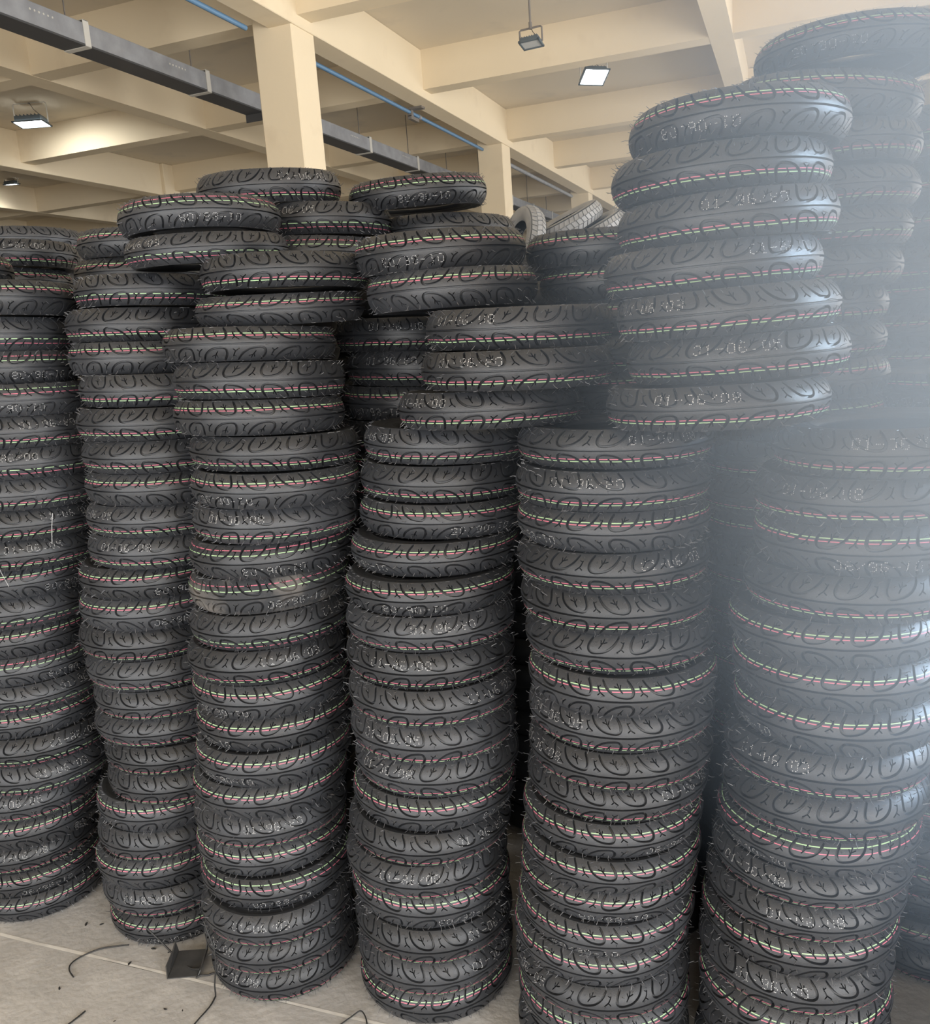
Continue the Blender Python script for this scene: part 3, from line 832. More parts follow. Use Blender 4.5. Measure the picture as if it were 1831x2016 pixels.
E -0.443 2.405 0.7764 0.0904 0.002 0.000 R l - 1
E -0.431 2.403 0.6851 0.0904 0.002 0.000 R lw - 1
E -0.432 2.434 0.5938 0.0904 0.001 0.000 R u - 1
E -0.446 2.396 0.5025 0.0905 0.001 0.000 L l - 1
E -0.433 2.400 0.4112 0.0905 0.001 0.000 R u - 1
E -0.445 2.401 0.3199 0.0905 0.001 0.000 R l - 1
E -0.437 2.397 0.2286 0.0905 0.001 0.000 L lw - 1
E -0.439 2.411 0.1373 0.0905 0.000 0.000 L l - 1
E -0.442 2.406 0.0458 0.0908 0.000 0.000 L l - 1
F 0.118 2.350 2.3248 0.0764 0.020 -0.000 L u d-13,5 0
F 0.054 2.347 2.2263 0.0862 0.130 0.030 L u - 0
F 0.054 2.350 2.1176 0.0862 0.000 -0.000 R l - 0
F 0.053 2.350 2.0223 0.0822 0.000 0.000 L l - 0
F 0.040 2.350 1.9391 0.0826 0.000 0.000 L lw - 0
F 0.022 2.350 1.8546 0.0848 0.000 0.000 L l - 0
F -0.007 2.350 1.7710 0.0809 0.000 0.000 R l - 0
F -0.009 2.350 1.6895 0.0805 0.000 0.000 L l - 0
F -0.000 2.351 1.6031 0.0908 0.000 0.000 R u - 0
F -0.011 2.360 1.5115 0.0908 0.000 0.000 L u - 0
F -0.011 2.352 1.4199 0.0908 0.000 0.000 L l - 0
F -0.021 2.359 1.3283 0.0908 0.000 0.000 R l - 0
F -0.015 2.354 1.2367 0.0908 0.000 0.000 L u - 0
F -0.017 2.345 1.1451 0.0908 0.000 0.000 L l - 0
F -0.025 2.349 1.0535 0.0908 0.000 0.000 L l - 0
F -0.025 2.354 0.9619 0.0908 0.000 0.000 L l - 0
F -0.022 2.358 0.8703 0.0908 0.000 0.000 R u - 0
F -0.036 2.354 0.7787 0.0908 0.000 0.000 R l - 0
F -0.016 2.355 0.6872 0.0908 0.000 0.000 R u - 0
F -0.035 2.355 0.5956 0.0908 0.000 0.000 L u - 1
F -0.037 2.345 0.5040 0.0908 0.000 0.000 L l - 1
F -0.031 2.332 0.4124 0.0908 0.000 0.000 L l - 1
F -0.033 2.349 0.3208 0.0908 0.000 0.000 R u - 1
F -0.033 2.344 0.2292 0.0908 0.000 0.000 L l - 1
F -0.039 2.344 0.1376 0.0908 0.000 0.000 L l - 1
F -0.030 2.341 0.0459 0.0910 0.000 0.000 L l - 1
G 0.400 2.456 1.5542 0.0895 0.000 0.000 L u d-36,0 0
G 0.388 2.469 1.4647 0.0879 0.000 0.000 R u - 0
G 0.391 2.422 1.3761 0.0879 0.000 0.000 R l - 0
G 0.381 2.457 1.2874 0.0879 0.000 0.000 L l - 0
G 0.378 2.450 1.1987 0.0879 0.000 0.000 R l - 0
G 0.383 2.429 1.1100 0.0879 0.000 0.000 L l - 0
G 0.380 2.376 1.0214 0.0879 0.000 0.000 R l - 0
G 0.376 2.453 0.9327 0.0879 0.000 0.000 R l - 0
G 0.378 2.427 0.8440 0.0879 0.000 0.000 R l - 0
G 0.363 2.432 0.7554 0.0879 0.000 0.000 L lw - 0
G 0.379 2.483 0.6667 0.0879 0.000 0.000 L l - 0
G 0.367 2.405 0.5780 0.0879 0.000 0.000 R lw - 0
G 0.367 2.426 0.4894 0.0879 0.000 0.000 L u - 0
G 0.367 2.409 0.4007 0.0879 0.000 0.000 R l - 0
G 0.364 2.428 0.3120 0.0879 0.000 0.000 L u - 0
G 0.353 2.484 0.2233 0.0879 0.000 0.000 L u - 0
G 0.352 2.451 0.1347 0.0879 0.000 0.000 R u - 0
G 0.367 2.459 0.0452 0.0895 0.000 0.000 L l - 0
7 0.592 1.925 0.7740 0.0905 0.000 0.000 R u - 0
7 0.585 1.928 0.6830 0.0905 0.000 0.000 L l - 0
7 0.583 1.942 0.5920 0.0905 0.000 0.000 R l - 0
7 0.578 1.925 0.5010 0.0905 0.000 0.000 R u - 0
7 0.550 1.935 0.4100 0.0905 0.000 0.000 L l - 0
7 0.557 1.934 0.3190 0.0905 0.000 0.000 R u - 0
7 0.557 1.929 0.2280 0.0905 0.000 0.000 R u - 0
7 0.559 1.923 0.1370 0.0905 0.000 0.000 R l - 0
7 0.544 1.931 0.0460 0.0905 0.000 0.000 R l - 0
I -0.856 3.105 1.9570 0.0905 0.000 0.000 L l - 1
I -0.796 2.898 1.8660 0.0905 0.000 0.000 L u - 1
I -0.814 2.902 1.7750 0.0905 0.000 0.000 R l - 1
I -0.816 2.891 1.6840 0.0905 0.000 0.000 R l - 1
I -0.814 2.893 1.5930 0.0905 0.000 0.000 R l - 1
I -0.804 2.888 1.5020 0.0905 0.000 0.000 R u - 1
I -0.818 2.902 1.4110 0.0905 0.000 0.000 L u - 1
I -0.812 2.903 1.3200 0.0905 0.000 0.000 L u - 1
I -0.842 2.906 1.2290 0.0905 0.000 0.000 L l - 1
I -0.826 2.901 1.1380 0.0905 0.000 0.000 L l - 1
I -0.814 2.908 1.0470 0.0905 0.000 0.000 R l - 1
I -0.835 2.904 0.9560 0.0905 0.000 0.000 R l - 1
I -0.847 2.916 0.8650 0.0905 0.000 0.000 L u - 1
I -0.848 2.913 0.7740 0.0905 0.000 0.000 R l - 1
I -0.847 2.895 0.6830 0.0905 0.000 0.000 R l - 1
I -0.843 2.884 0.5920 0.0905 0.000 0.000 L l - 1
I -0.830 2.905 0.5010 0.0905 0.000 0.000 L u - 1
I -0.839 2.905 0.4100 0.0905 0.000 0.000 L l - 1
I -0.865 2.904 0.3190 0.0905 0.000 0.000 L l - 1
I -0.855 2.914 0.2280 0.0905 0.000 0.000 R u - 1
I -0.857 2.901 0.1370 0.0905 0.000 0.000 R l - 1
I -0.853 2.889 0.0460 0.0905 0.000 0.000 R u - 1
J -1.589 2.986 1.9570 0.0905 0.000 0.000 L u - 1
J -1.611 2.964 1.8660 0.0905 0.000 0.000 L l - 1
J -1.595 2.979 1.7750 0.0905 0.000 0.000 L l - 1
J -1.616 2.979 1.6840 0.0905 0.000 0.000 L u - 1
J -1.616 2.974 1.5930 0.0905 0.000 0.000 R l - 1
J -1.604 2.975 1.5020 0.0905 0.000 0.000 L u - 1
J -1.610 2.968 1.4110 0.0905 0.000 0.000 L u - 1
J -1.625 2.981 1.3200 0.0905 0.000 0.000 L u - 1
J -1.632 2.982 1.2290 0.0905 0.000 0.000 R l - 1
J -1.641 2.964 1.1380 0.0905 0.000 0.000 L u - 1
J -1.644 2.984 1.0470 0.0905 0.000 0.000 R l - 1
J -1.626 2.979 0.9560 0.0905 0.000 0.000 L l - 1
J -1.635 2.975 0.8650 0.0905 0.000 0.000 R u - 1
J -1.628 2.973 0.7740 0.0905 0.000 0.000 L u - 1
J -1.637 2.976 0.6830 0.0905 0.000 0.000 R u - 1
J -1.634 2.969 0.5920 0.0905 0.000 0.000 R l - 1
J -1.655 2.981 0.5010 0.0905 0.000 0.000 R u - 1
J -1.649 2.974 0.4100 0.0905 0.000 0.000 L u - 1
J -1.642 2.989 0.3190 0.0905 0.000 0.000 L u - 1
J -1.665 2.985 0.2280 0.0905 0.000 0.000 R l - 1
J -1.655 2.994 0.1370 0.0905 0.000 0.000 L u - 1
J -1.668 2.972 0.0460 0.0905 0.000 0.000 R u - 1
P -0.580 3.427 1.9570 0.0905 0.000 0.000 R u - 1
P -0.583 3.412 1.8660 0.0905 0.000 0.000 R l - 1
P -0.573 3.423 1.7750 0.0905 0.000 0.000 R l - 1
P -0.589 3.417 1.6840 0.0905 0.000 0.000 L u - 1
P -0.580 3.436 1.5930 0.0905 0.000 0.000 R l - 1
P -0.594 3.421 1.5020 0.0905 0.000 0.000 L l - 1
P -0.595 3.421 1.4110 0.0905 0.000 0.000 R l - 1
P -0.603 3.425 1.3200 0.0905 0.000 0.000 R u - 1
P -0.603 3.425 1.2290 0.0905 0.000 0.000 R u - 1
P -0.583 3.425 1.1380 0.0905 0.000 0.000 R l - 1
P -0.605 3.417 1.0470 0.0905 0.000 0.000 R l - 1
P -0.607 3.427 0.9560 0.0905 0.000 0.000 R l - 1
P -0.601 3.427 0.8650 0.0905 0.000 0.000 R l - 1
P -0.605 3.429 0.7740 0.0905 0.000 0.000 R l - 1
P -0.615 3.421 0.6830 0.0905 0.000 0.000 R l - 1
P -0.605 3.419 0.5920 0.0905 0.000 0.000 L u - 1
P -0.607 3.411 0.5010 0.0905 0.000 0.000 R l - 1
P -0.620 3.409 0.4100 0.0905 0.000 0.000 L u - 1
P -0.624 3.414 0.3190 0.0905 0.000 0.000 L u - 1
P -0.615 3.420 0.2280 0.0905 0.000 0.000 R u - 1
P -0.621 3.418 0.1370 0.0905 0.000 0.000 L u - 1
P -0.628 3.408 0.0460 0.0905 0.000 0.000 L u - 1
R -1.098 3.456 1.9570 0.0905 0.000 0.000 L u - 1
R -1.089 3.458 1.8660 0.0905 0.000 0.000 R u - 1
R -1.105 3.442 1.7750 0.0905 0.000 0.000 R u - 1
R -1.105 3.447 1.6840 0.0905 0.000 0.000 R l - 1
R -1.085 3.442 1.5930 0.0905 0.000 0.000 R l - 1
R -1.102 3.459 1.5020 0.0905 0.000 0.000 L u - 1
R -1.102 3.456 1.4110 0.0905 0.000 0.000 L u - 1
R -1.116 3.453 1.3200 0.0905 0.000 0.000 L l - 1
R -1.108 3.469 1.2290 0.0905 0.000 0.000 R l - 1
R -1.112 3.448 1.1380 0.0905 0.000 0.000 L l - 1
R -1.118 3.446 1.0470 0.0905 0.000 0.000 R l - 1
R -1.127 3.453 0.9560 0.0905 0.000 0.000 L u - 1
R -1.116 3.442 0.8650 0.0905 0.000 0.000 L l - 1
R -1.124 3.450 0.7740 0.0905 0.000 0.000 L u - 1
R -1.120 3.453 0.6830 0.0905 0.000 0.000 L u - 1
R -1.144 3.448 0.5920 0.0905 0.000 0.000 R l - 1
R -1.132 3.453 0.5010 0.0905 0.000 0.000 L l - 1
R -1.134 3.447 0.4100 0.0905 0.000 0.000 R u - 1
R -1.131 3.435 0.3190 0.0905 0.000 0.000 L u - 1
R -1.133 3.448 0.2280 0.0905 0.000 0.000 L l - 1
R -1.134 3.455 0.1370 0.0905 0.000 0.000 R l - 1
R -1.148 3.447 0.0460 0.0905 0.000 0.000 L l - 1
M 0.906 2.495 2.4120 0.0905 0.000 0.000 R l - 1
M 0.913 2.519 2.3210 0.0905 0.000 0.000 L l - 1
M 0.908 2.482 2.2300 0.0905 0.000 0.000 R u - 1
M 0.902 2.482 2.1390 0.0905 0.000 0.000 R u - 1
M 0.908 2.503 2.0480 0.0905 0.000 0.000 L l - 1
M 0.912 2.500 1.9570 0.0905 0.000 0.000 R u - 1
M 0.906 2.492 1.8660 0.0905 0.000 0.000 R u - 1
M 0.916 2.497 1.7750 0.0905 0.000 0.000 L u - 1
M 0.896 2.491 1.6840 0.0905 0.000 0.000 R u - 1
M 0.908 2.503 1.5930 0.0905 0.000 0.000 L u - 1
M 0.901 2.506 1.5020 0.0905 0.000 0.000 R u - 1
M 0.907 2.485 1.4110 0.0905 0.000 0.000 L l - 1
M 0.888 2.491 1.3200 0.0905 0.000 0.000 R l - 1
M 0.896 2.514 1.2290 0.0905 0.000 0.000 L u - 1
M 0.889 2.501 1.1380 0.0905 0.000 0.000 L l - 1
M 0.909 2.513 1.0470 0.0905 0.000 0.000 R u - 1
M 0.891 2.501 0.9560 0.0905 0.000 0.000 L u - 1
M 0.887 2.494 0.8650 0.0905 0.000 0.000 R l - 1
M 0.898 2.498 0.7740 0.0905 0.000 0.000 L u - 1
M 0.875 2.509 0.6830 0.0905 0.000 0.000 R u - 1
M 0.877 2.491 0.5920 0.0905 0.000 0.000 R l - 1
M 0.901 2.505 0.5010 0.0905 0.000 0.000 R l - 1
M 0.901 2.511 0.4100 0.0905 0.000 0.000 L u - 1
M 0.863 2.508 0.3190 0.0905 0.000 0.000 L u - 1
M 0.882 2.496 0.2280 0.0905 0.000 0.000 L u - 1
M 0.893 2.506 0.1370 0.0905 0.000 0.000 L l - 1
M 0.882 2.505 0.0460 0.0905 0.000 0.000 R l - 1
N 1.408 2.517 2.4120 0.0905 0.000 0.000 R l - 1
N 1.398 2.527 2.3210 0.0905 0.000 0.000 R l - 1
N 1.413 2.517 2.2300 0.0905 0.000 0.000 R u - 1
N 1.395 2.515 2.1390 0.0905 0.000 0.000 R u - 1
N 1.386 2.521 2.0480 0.0905 0.000 0.000 L u - 1
N 1.399 2.522 1.9570 0.0905 0.000 0.000 R u - 1
N 1.400 2.507 1.8660 0.0905 0.000 0.000 R u - 1
N 1.390 2.518 1.7750 0.0905 0.000 0.000 R l - 1
N 1.387 2.523 1.6840 0.0905 0.000 0.000 R u - 1
N 1.396 2.528 1.5930 0.0905 0.000 0.000 L u - 1
N 1.378 2.527 1.5020 0.0905 0.000 0.000 L u - 1
N 1.384 2.524 1.4110 0.0905 0.000 0.000 R l - 1
N 1.385 2.532 1.3200 0.0905 0.000 0.000 L l - 1
N 1.385 2.515 1.2290 0.0905 0.000 0.000 R l - 1
N 1.379 2.513 1.1380 0.0905 0.000 0.000 L u - 1
N 1.384 2.523 1.0470 0.0905 0.000 0.000 L l - 1
N 1.370 2.518 0.9560 0.0905 0.000 0.000 R l - 1
N 1.374 2.530 0.8650 0.0905 0.000 0.000 R l - 1
N 1.366 2.525 0.7740 0.0905 0.000 0.000 L u - 1
N 1.372 2.506 0.6830 0.0905 0.000 0.000 R u - 1
N 1.374 2.515 0.5920 0.0905 0.000 0.000 R u - 1
N 1.372 2.521 0.5010 0.0905 0.000 0.000 L u - 1
N 1.364 2.519 0.4100 0.0905 0.000 0.000 R u - 1
N 1.349 2.508 0.3190 0.0905 0.000 0.000 L l - 1
N 1.361 2.531 0.2280 0.0905 0.000 0.000 R u - 1
N 1.360 2.528 0.1370 0.0905 0.000 0.000 R u - 1
N 1.373 2.512 0.0460 0.0905 0.000 0.000 L l - 1
S -2.077 3.025 1.9570 0.0905 0.000 0.000 R l - 1
S -2.076 3.021 1.8660 0.0905 0.000 0.000 R u - 1
S -2.079 3.021 1.7750 0.0905 0.000 0.000 L l - 1
S -2.078 3.022 1.6840 0.0905 0.000 0.000 R u - 1
S -2.093 3.027 1.5930 0.0905 0.000 0.000 L u - 1
S -2.084 3.021 1.5020 0.0905 0.000 0.000 R l - 1
S -2.100 3.020 1.4110 0.0905 0.000 0.000 L u - 1
S -2.100 3.018 1.3200 0.0905 0.000 0.000 L l - 1
S -2.094 3.008 1.2290 0.0905 0.000 0.000 R l - 1
S -2.095 3.032 1.1380 0.0905 0.000 0.000 L u - 1
S -2.097 3.005 1.0470 0.0905 0.000 0.000 R u - 1
S -2.104 3.011 0.9560 0.0905 0.000 0.000 L l - 1
S -2.113 3.023 0.8650 0.0905 0.000 0.000 L l - 1
S -2.110 3.027 0.7740 0.0905 0.000 0.000 L u - 1
S -2.125 3.017 0.6830 0.0905 0.000 0.000 L l - 1
S -2.108 3.017 0.5920 0.0905 0.000 0.000 L l - 1
S -2.117 3.039 0.5010 0.0905 0.000 0.000 R l - 1
S -2.120 3.020 0.4100 0.0905 0.000 0.000 R u - 1
S -2.103 3.016 0.3190 0.0905 0.000 0.000 R u - 1
S -2.127 3.026 0.2280 0.0905 0.000 0.000 L u - 1
S -2.121 3.027 0.1370 0.0905 0.000 0.000 L u - 1
S -2.132 3.014 0.0460 0.0905 0.000 0.000 L l - 1
Q -0.308 2.890 1.9570 0.0905 0.000 0.000 L u - 1
Q -0.306 2.880 1.8660 0.0905 0.000 0.000 L u - 1
Q -0.309 2.883 1.7750 0.0905 0.000 0.000 R l - 1
Q -0.306 2.887 1.6840 0.0905 0.000 0.000 R l - 1
Q -0.312 2.893 1.5930 0.0905 0.000 0.000 R l - 1
Q -0.320 2.874 1.5020 0.0905 0.000 0.000 L l - 1
Q -0.319 2.878 1.4110 0.0905 0.000 0.000 L l - 1
Q -0.315 2.885 1.3200 0.0905 0.000 0.000 R u - 1
Q -0.315 2.873 1.2290 0.0905 0.000 0.000 R l - 1
Q -0.320 2.887 1.1380 0.0905 0.000 0.000 R u - 1
Q -0.311 2.888 1.0470 0.0905 0.000 0.000 R u - 1
Q -0.328 2.890 0.9560 0.0905 0.000 0.000 R u - 1
Q -0.307 2.885 0.8650 0.0905 0.000 0.000 L u - 1
Q -0.326 2.881 0.7740 0.0905 0.000 0.000 L u - 1
Q -0.329 2.880 0.6830 0.0905 0.000 0.000 R u - 1
Q -0.334 2.881 0.5920 0.0905 0.000 0.000 L u - 1
Q -0.335 2.887 0.5010 0.0905 0.000 0.000 L u - 1
Q -0.333 2.884 0.4100 0.0905 0.000 0.000 L u - 1
Q -0.338 2.872 0.3190 0.0905 0.000 0.000 R u - 1
Q -0.335 2.886 0.2280 0.0905 0.000 0.000 L u - 1
Q -0.332 2.878 0.1370 0.0905 0.000 0.000 L l - 1
Q -0.352 2.882 0.0460 0.0905 0.000 0.000 L u - 1
H 0.359 2.965 2.2300 0.0905 0.000 0.000 L l - 0
H 0.358 2.939 2.1390 0.0905 0.000 0.000 L u - 0
H 0.369 2.944 2.0480 0.0905 0.000 0.000 L u - 0
H 0.351 2.949 1.9570 0.0905 0.000 0.000 R u - 0
H 0.341 2.946 1.8660 0.0905 0.000 0.000 R l - 0
H 0.364 2.958 1.7750 0.0905 0.000 0.000 L u - 0
H 0.354 2.951 1.6840 0.0905 0.000 0.000 R u - 0
H 0.352 2.948 1.5930 0.0905 0.000 0.000 R u - 0
H 0.339 2.942 1.5020 0.0905 0.000 0.000 L u - 0
H 0.350 2.947 1.4110 0.0905 0.000 0.000 L u - 1
H 0.345 2.947 1.3200 0.0905 0.000 0.000 L l - 1
H 0.354 2.965 1.2290 0.0905 0.000 0.000 L l - 1
H 0.340 2.949 1.1380 0.0905 0.000 0.000 R l - 1
H 0.345 2.956 1.0470 0.0905 0.000 0.000 L u - 1
H 0.355 2.962 0.9560 0.0905 0.000 0.000 R u - 1
H 0.342 2.938 0.8650 0.0905 0.000 0.000 R u - 1
H 0.342 2.955 0.7740 0.0905 0.000 0.000 R u - 1
H 0.335 2.959 0.6830 0.0905 0.000 0.000 L l - 1
H 0.334 2.955 0.5920 0.0905 0.000 0.000 R l - 1
H 0.335 2.959 0.5010 0.0905 0.000 0.000 R l - 1
H 0.331 2.943 0.4100 0.0905 0.000 0.000 R u - 1
H 0.323 2.961 0.3190 0.0905 0.000 0.000 R u - 1
H 0.334 2.959 0.2280 0.0905 0.000 0.000 R u - 1
H 0.331 2.957 0.1370 0.0905 0.000 0.000 L u - 1
H 0.330 2.937 0.0460 0.0905 0.000 0.000 R u - 1
"""
# ------------------------------------------------------------------ the tyres, one by one
ORD = 'top,second,third,fourth,fifth,sixth,seventh,eighth,ninth,tenth,eleventh,twelfth,thirteenth,fourteenth,fifteenth,sixteenth,seventeenth,eighteenth,nineteenth,twentieth,twenty-first,twenty-second,twenty-third,twenty-fourth,twenty-fifth,twenty-sixth,twenty-seventh,twenty-eighth'.split(',')
FRONT = {'1': 'first', '2': 'second', '3': 'third', '4': 'fourth', '5': 'fifth', '6': 'sixth', '7': 'seventh'}
BACK = {'A': 'first', 'B': 'second', 'C': 'third', 'D': 'fourth', 'E': 'fifth', 'F': 'sixth', 'G': 'seventh'}
LINE_WORDS = {'u': 'high green-pink lines', 'l': 'low pink-green lines', 'W': 'wide-set pink-over-green lines', 'lw': 'low wide-set lines', 'uw': 'high wide-set green-over-pink lines'}
count = {}
rnd = random.Random(11)
REAR = []                                     # rear tyres past the three hundred that show most, plus unseen stacks added to shade the back
for row in TYRES.strip().split('\n'):
    st, x, y, z, th, tau, psi, dr, lines, sp, hid = row.split()
    x, y, z, th, tau, psi = map(float, (x, y, z, th, tau, psi))
    k = count.get(st, 0); count[st] = k+1
    v = Vector((x, y, 0)).normalized(); s = Vector((v.y, -v.x, 0))
    n = (Vector((0, 0, 1)) + s*tau - v*psi).normalized()
    xa = (-v - n*n.dot(-v)).normalized(); ya = n.cross(xa)
    Mx = Matrix((xa, ya, n)).transposed().to_4x4(); Mx.translation = (x, y, z)
    hidden = hid == '1'
    lw = LINE_WORDS[lines]
    if sp != '-' and len(lw.split()) <= 3: lw += ' and date stamp'
    if st in FRONT:
        lab = 'tyre with %s, %s down in %s front stack toward haze' % (lw, ORD[k], FRONT[st])
        if k == 0: lab = 'top tyre of the %s front stack toward haze, with %s' % (FRONT[st], lw)
        grp = 'tyres in the %s front stack' % FRONT[st]
    elif st in BACK:
        lab = 'tyre with %s, %s down in stack behind the %s front stack' % (lw.replace(' and date stamp', ''), ORD[k], BACK[st])
        if k == 0: lab = 'top tyre of the stack behind the %s front stack' % BACK[st]
        grp = 'tyres in the stack behind the %s front stack' % BACK[st]
    elif st in ('A0', 'A1'):
        lab = 'dusty tyre with %s behind the back stack of the first front stack' % lw if st == 'A0' else 'pale dusty tyre peeping over the stacks at the end away from the haze'
        grp = 'tyres in the third row'
    elif st == 'DF':
        lab = ('upper', 'lower')[k] + ' of two big tyres bridging the third and fourth front stacks, ' + ('stamped', 'unstamped')[k]
        grp = 'two tyres bridging the third and fourth stacks'
    else:
        lab = 'black tyre, %s down in the far stack deep in the haze' % ORD[k]
        if k == 0: lab = 'topmost black tyre of the far stack deep in the haze'
        grp = 'tyres in the far stack in the haze'
    zsc = th/0.0920
    if hidden:
        REAR.append(Mx @ Matrix.Diagonal((1, 1, zsc, 1))); continue
    t = empty('tyre'); t.matrix_world = Mx @ Matrix.Diagonal((1, 1, zsc, 1))
    tag(t, lab, 'tyre', grp)
    ph = rnd.uniform(0, 2*math.pi)
    fl = dr == 'L'
    rot = (math.pi if fl else 0, 0, ph)
    part('tread', ME['tread_dusty'] if (st == '3' and k == 9) else ME['tread'], t, rot)
    part('sidewall', ME['side'], t); part('sidewall', ME['side'], t, (math.pi, 0, 0))
    part('inner_liner', ME['liner'], t)
    g, pk = LINE_SETS[lines]; jz = rnd.choice((-.001, 0, .001)) + ({'u': .002, 'uw': .002, 'l': -.0045, 'lw': -.004}.get(lines, 0) if z < 1.1 else 0)
    part('green_line', band((-1 if fl else 1)*(g+jz), 'green'), t, rot)
    part('pink_line', band((-1 if fl else 1)*(pk+jz), 'pink'), t, rot)
    h = part('vent_hairs', rnd.choice(ME['hair']), t, rot); h['kind'] = 'stuff'
    if sp != '-':
        a, i = sp[1:].split(',')
        part('date_stamp', stamp(int(i), sp[0]), t, (0, 0, math.radians(float(a))))

for k in range(21):
    REAR.append(Matrix.Translation((BX, BY, 0.0455+k*0.0912)) @ Matrix.Diagonal((.93, .93, .98, 1)))
pv = np.array([(*v.co, 1) for v in ME['plain'].vertices]); pf = np.array([p.vertices[:] for p in ME['plain'].polygons])
rm = from_np('rear_tyres', np.concatenate([(pv @ np.array(Q).T)[:, :3] for Q in REAR]), np.concatenate([pf + k*len(pv) for k in range(len(REAR))]))
rm.polygons.foreach_set('use_smooth', [True]*len(rm.polygons)); rm.set_sharp_from_angle(angle=math.radians(35))
tag(link('rear_tyres', rm, M['side']), 'dark mass of plain black tyres in the rear stacks, seen through the gaps', 'tyres', None, 'stuff')

# ------------------------------------------------------------------ the block-tread tyres lying beyond the back stacks
def block_tread():
    V = []; F = []; n = 46; w = 0.036; R = 0.20
    def P(t, z, d): return ((R+d-0.012*(z/w)**2)*math.cos(t), (R+d-0.012*(z/w)**2)*math.sin(t), z)
    base = [(-w-.012)] + list(np.linspace(-w, w, 5)) + [w+.012]
    b = len(V)
    for i in range(n*2):
        t = math.pi*i/n
        for z in base: V.append(P(t, max(-w*1.15, min(w*1.15, z)), -0.006 if abs(z) <= w else -0.02))
    k = len(base)
    for i in range(n*2):
        for j in range(k-1):
            a, c = b+i*k+j, b+((i+1) % (2*n))*k+j; F.append((a, c, c+1, a+1))
    dt = 2*math.pi/n
    for i in range(n):
        for q, (z0, z1) in enumerate(((-w, -w*.40), (-w*.34, w*.34), (w*.40, w))):
            off = (0.0, 0.5, 0.0)[q]*dt; sk = (0.35, -0.25, 0.35)[q]*dt
            t0 = i*dt+off; t1 = t0+dt*.80
            b = len(V)
            for d in (-0.007, 0.0):
                V += [P(t0, z0, d), P(t1, z0, d), P(t1+sk, z1, d), P(t0+sk, z1, d)]
            F += [(b+4, b+5, b+6, b+7)] + [(b+e, b+(e+1) % 4, b+4+(e+1) % 4, b+4+e) for e in range(4)]
    me = from_np('tread', V, F); me.materials.append(M['grey_rubber']); return me
ME['block'] = block_tread()
ME['bside'] = lathe('sidewall', [(.184, .041), (.180, .0425), (.165, .045), (.150, .044), (.135, .040), (.124, .034), (.120, .028)], 48); ME['bside'].materials.append(M['grey_rubber'])
ME['bliner'] = lathe('inner_liner', [(.120, .028), (.15, .034), (.18, .028), (.188, 0), (.18, -.028), (.15, -.034), (.120, -.028)][::-1], 40); ME['bliner'].materials.append(M['liner'])
def block_tyre(loc, n, label):
    n = Vector(n).normalized(); x = Vector((1, 0, 0)).cross(n).normalized(); y = n.cross(x)
    t = empty('tyre'); Q = Matrix((x, y, n)).transposed().to_4x4(); Q.translation = loc; t.matrix_world = Q
    part('tread', ME['block'], t); part('sidewall', ME['bside'], t); part('sidewall', ME['bside'], t, (math.pi, 0, 0)); part('inner_liner', ME['bliner'], t)
    tag(t, label, 'tyre', 'grey block-tread tyres on the rearmost stack')
    return t
for j, lab in enumerate(BLOCK_LABELS):
    block_tyre(*BLOCK[j], lab)
ME['bplain'] = lathe('tyre', [(.12, -.028), (.135, -.040), (.165, -.045), (.184, -.041), (.198, -.02), (.20, 0), (.198, .02), (.184, .041), (.165, .045), (.135, .040), (.12, .028)], 40); ME['bplain'].materials.append(M['grey_rubber'])
for k in range(3):
    t = bpy.data.objects.new('tyre', ME['bplain']); COL.objects.link(t); t.location = (BX + 0.008*math.sin(k*2.1), BY + 0.008*math.cos(k*3.3), 0.0455 + (23-k)*0.0912)
    tag(t, 'plain grey tyre, %s down in the rearmost stack under the leaning block-tread tyres' % ORD[k].replace('top', 'first'), 'tyre', 'grey tyres in the rearmost stack')
# ------------------------------------------------------------------ small things on the floor
g = empty('corner_guard', (-1.67, 1.78, 0))
def gp(*pts): return [Vector((a, b, c)) for a, b, c in pts]
MB().poly(gp((-.020, -.062, .002), (.058, -.030, .002), (.028, .060, .016), (-.050, .030, .016)), (0, 0, .003)).build('guard_plate', M['black_plastic'], g)
MB().poly(gp((-.020, -.062, .002), (-.050, .030, .016), (-.062, .034, .046), (-.054, .010, .034), (-.040, -.040, .022)), (-.003, -.001, 0)).build('guard_flap', M['black_plastic'], g)
MB().poly(gp((.058, -.030, .002), (.028, .060, .016), (.032, .064, .060), (.040, .040, .034), (.064, -.022, .018)), (.003, .001, 0)).build('guard_flap', M['black_plastic'], g)
rb = MB()
for q in (-.25, .15, .5): rb.box((-.03+q*.02, -.002, .0), (.035+q*.02, .0, .003), Matrix.Rotation(.38, 3, 'Z'), (0.004-q*.03, -.01+q*.07, .006+q*.014))
rb.build('guard_rib', M['black_plastic'], g)
tag(g, 'folded black plastic corner guard lying on the concrete beside the third stack', 'corner guard')
def wire(pts, r, label, mname='scrap', name='wire', cat='wire'):
    P = smooth_line([(*p,) for p in pts]); mb = MB().tube([tuple(p) for p in P], r, 6)
    tag(mb.build(name, M[mname], smooth=True), label, cat)
wire([(-1.973, 1.647, .003), (-2.005, 1.664, .004), (-2.023, 1.688, .004), (-2.018, 1.722, .003), (-1.985, 1.765, .004), (-1.945, 1.785, .006), (-1.899, 1.797, .012)], .0022, 'thin black curved wire lying alone across the floor joint')
wire([(-1.824, 1.800, .085), (-1.79, 1.805, .05), (-1.745, 1.800, .020), (-1.70, 1.785, .008), (-1.645, 1.765, .010), (-1.61, 1.76, .02)], .0028, 'black wire running from the second stack to the third stack base')
wire(WIRE3, .0022, 'long black wire hanging down the foot of the third stack onto the floor')
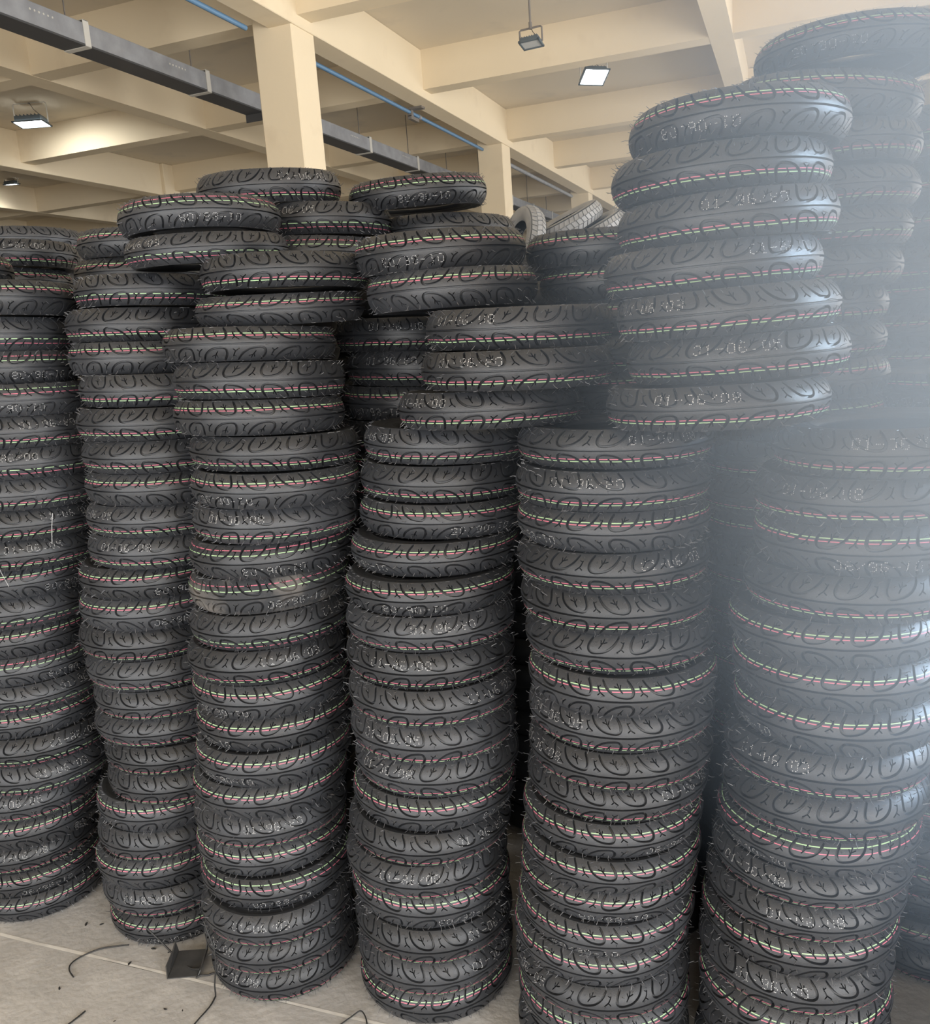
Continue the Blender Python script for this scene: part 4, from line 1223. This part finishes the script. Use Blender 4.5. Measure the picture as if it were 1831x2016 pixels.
wire([(-1.852, 1.47, .003), (-1.84, 1.515, .004), (-1.836, 1.55, .003)], .0024, 'short black wire end on the bare floor near the lower frame edge')
wire([(-1.12, 1.70, .003), (-1.10, 1.735, .006), (-1.085, 1.757, .008), (-1.065, 1.745, .005), (-1.05, 1.725, .003)], .0020, 'small curl of dark wire on the floor between third and fourth stacks')
wire([(-1.612, 1.745, .002), (-1.60, 1.756, .005), (-1.585, 1.762, .003), (-1.567, 1.779, .004)], .0028, 'torn strip of black rubber beside the corner guard', name='rubber_strip', cat='scrap')
CR = random.Random(3)
CRUMBS = [(-2.07, 1.864), (-1.87, 1.905), (-1.90, 1.855), (-1.823, 1.815), (-1.765, 1.815), (-1.62, 1.62), (-1.60, 1.50), (-1.93, 1.83), (-2.12, 1.85), (-1.85, 1.74), (-1.57, 1.63), (-1.98, 1.60), (-1.73, 1.545), (-1.35, 1.62), (-1.21, 1.66)]
cm = None
for i, (x, y) in enumerate(CRUMBS):
    if cm is None:
        ob = MB().poly([(-.009, -.002, 0), (-.002, -.004, 0), (.010, -.001, 0), (.006, .003, 0), (-.004, .003, 0)], (0.001, 0, .003)).build('rubber_crumb', M['scrap']); cm = ob.data
    else:
        ob = bpy.data.objects.new('rubber_crumb', cm); COL.objects.link(ob)
    ob.location = (x, y, 0.0002); ob.rotation_euler = (0, 0, CR.uniform(0, 3)); sc = CR.uniform(.35, 1.0); ob.scale = (sc, sc, sc)
    tag(ob, 'tiny black rubber crumb scattered on the bare concrete', 'crumb', 'rubber crumbs on the floor')
wire([(-2.196, 1.765, 1.365), (-2.196, 1.770, 1.30), (-2.194, 1.775, 1.23)], .0008, 'pale thread hanging straight down over the first stack', 'thread', 'thread', 'thread')
wire([(-2.135, 1.766, 1.385), (-2.143, 1.770, 1.33), (-2.118, 1.772, 1.28), (-2.127, 1.775, 1.22), (-2.104, 1.78, 1.15)], .0006, 'pale crinkled thread over the first stack beside the straight one', 'thread', 'thread', 'thread')
wire([(-1.905, 1.790, 1.365), (-1.912, 1.787, 1.33), (-1.918, 1.783, 1.28)], .0009, 'pale thread between the first and second stacks', 'thread', 'thread', 'thread')

# ------------------------------------------------------------------ lens glare put in as a scattering volume by the sixth and seventh stacks
hm = bpy.data.materials.new('dust_haze'); hm.use_nodes = True
nt = hm.node_tree; nt.nodes.remove(nt.nodes['Principled BSDF'])
vs = nt.nodes.new('ShaderNodeVolumeScatter'); vs.inputs['Color'].default_value = (0.80, 0.90, 1.0, 1); vs.inputs['Anisotropy'].default_value = 0.0
tc = nt.nodes.new('ShaderNodeTexCoord'); gr = nt.nodes.new('ShaderNodeTexGradient'); gr.gradient_type = 'SPHERICAL'
pw = nt.nodes.new('ShaderNodeMath'); pw.operation = 'POWER'; pw.inputs[1].default_value = 1.8
ml = nt.nodes.new('ShaderNodeMath'); ml.operation = 'MULTIPLY'; ml.inputs[1].default_value = GLARE_DENSITY
nt.links.new(tc.outputs['Object'], gr.inputs['Vector']); nt.links.new(gr.outputs['Fac'], pw.inputs[0]); nt.links.new(pw.outputs[0], ml.inputs[0])
nt.links.new(ml.outputs[0], vs.inputs['Density'])
nt.links.new(vs.outputs['Volume'], nt.nodes['Material Output'].inputs['Volume'])
bm = bmesh.new(); bmesh.ops.create_icosphere(bm, subdivisions=3, radius=1.0)
me = bpy.data.meshes.new('haze'); bm.to_mesh(me); bm.free(); me.materials.append(hm)
hz = bpy.data.objects.new('haze', me); COL.objects.link(hz)
hz.location = (0.66, 1.45, HC+0.12); hz.scale = (1.20, 0.80, 1.45)
tag(hz, 'pale blue dusty haze drifting in front of the sixth front stack', 'haze', kind='stuff')
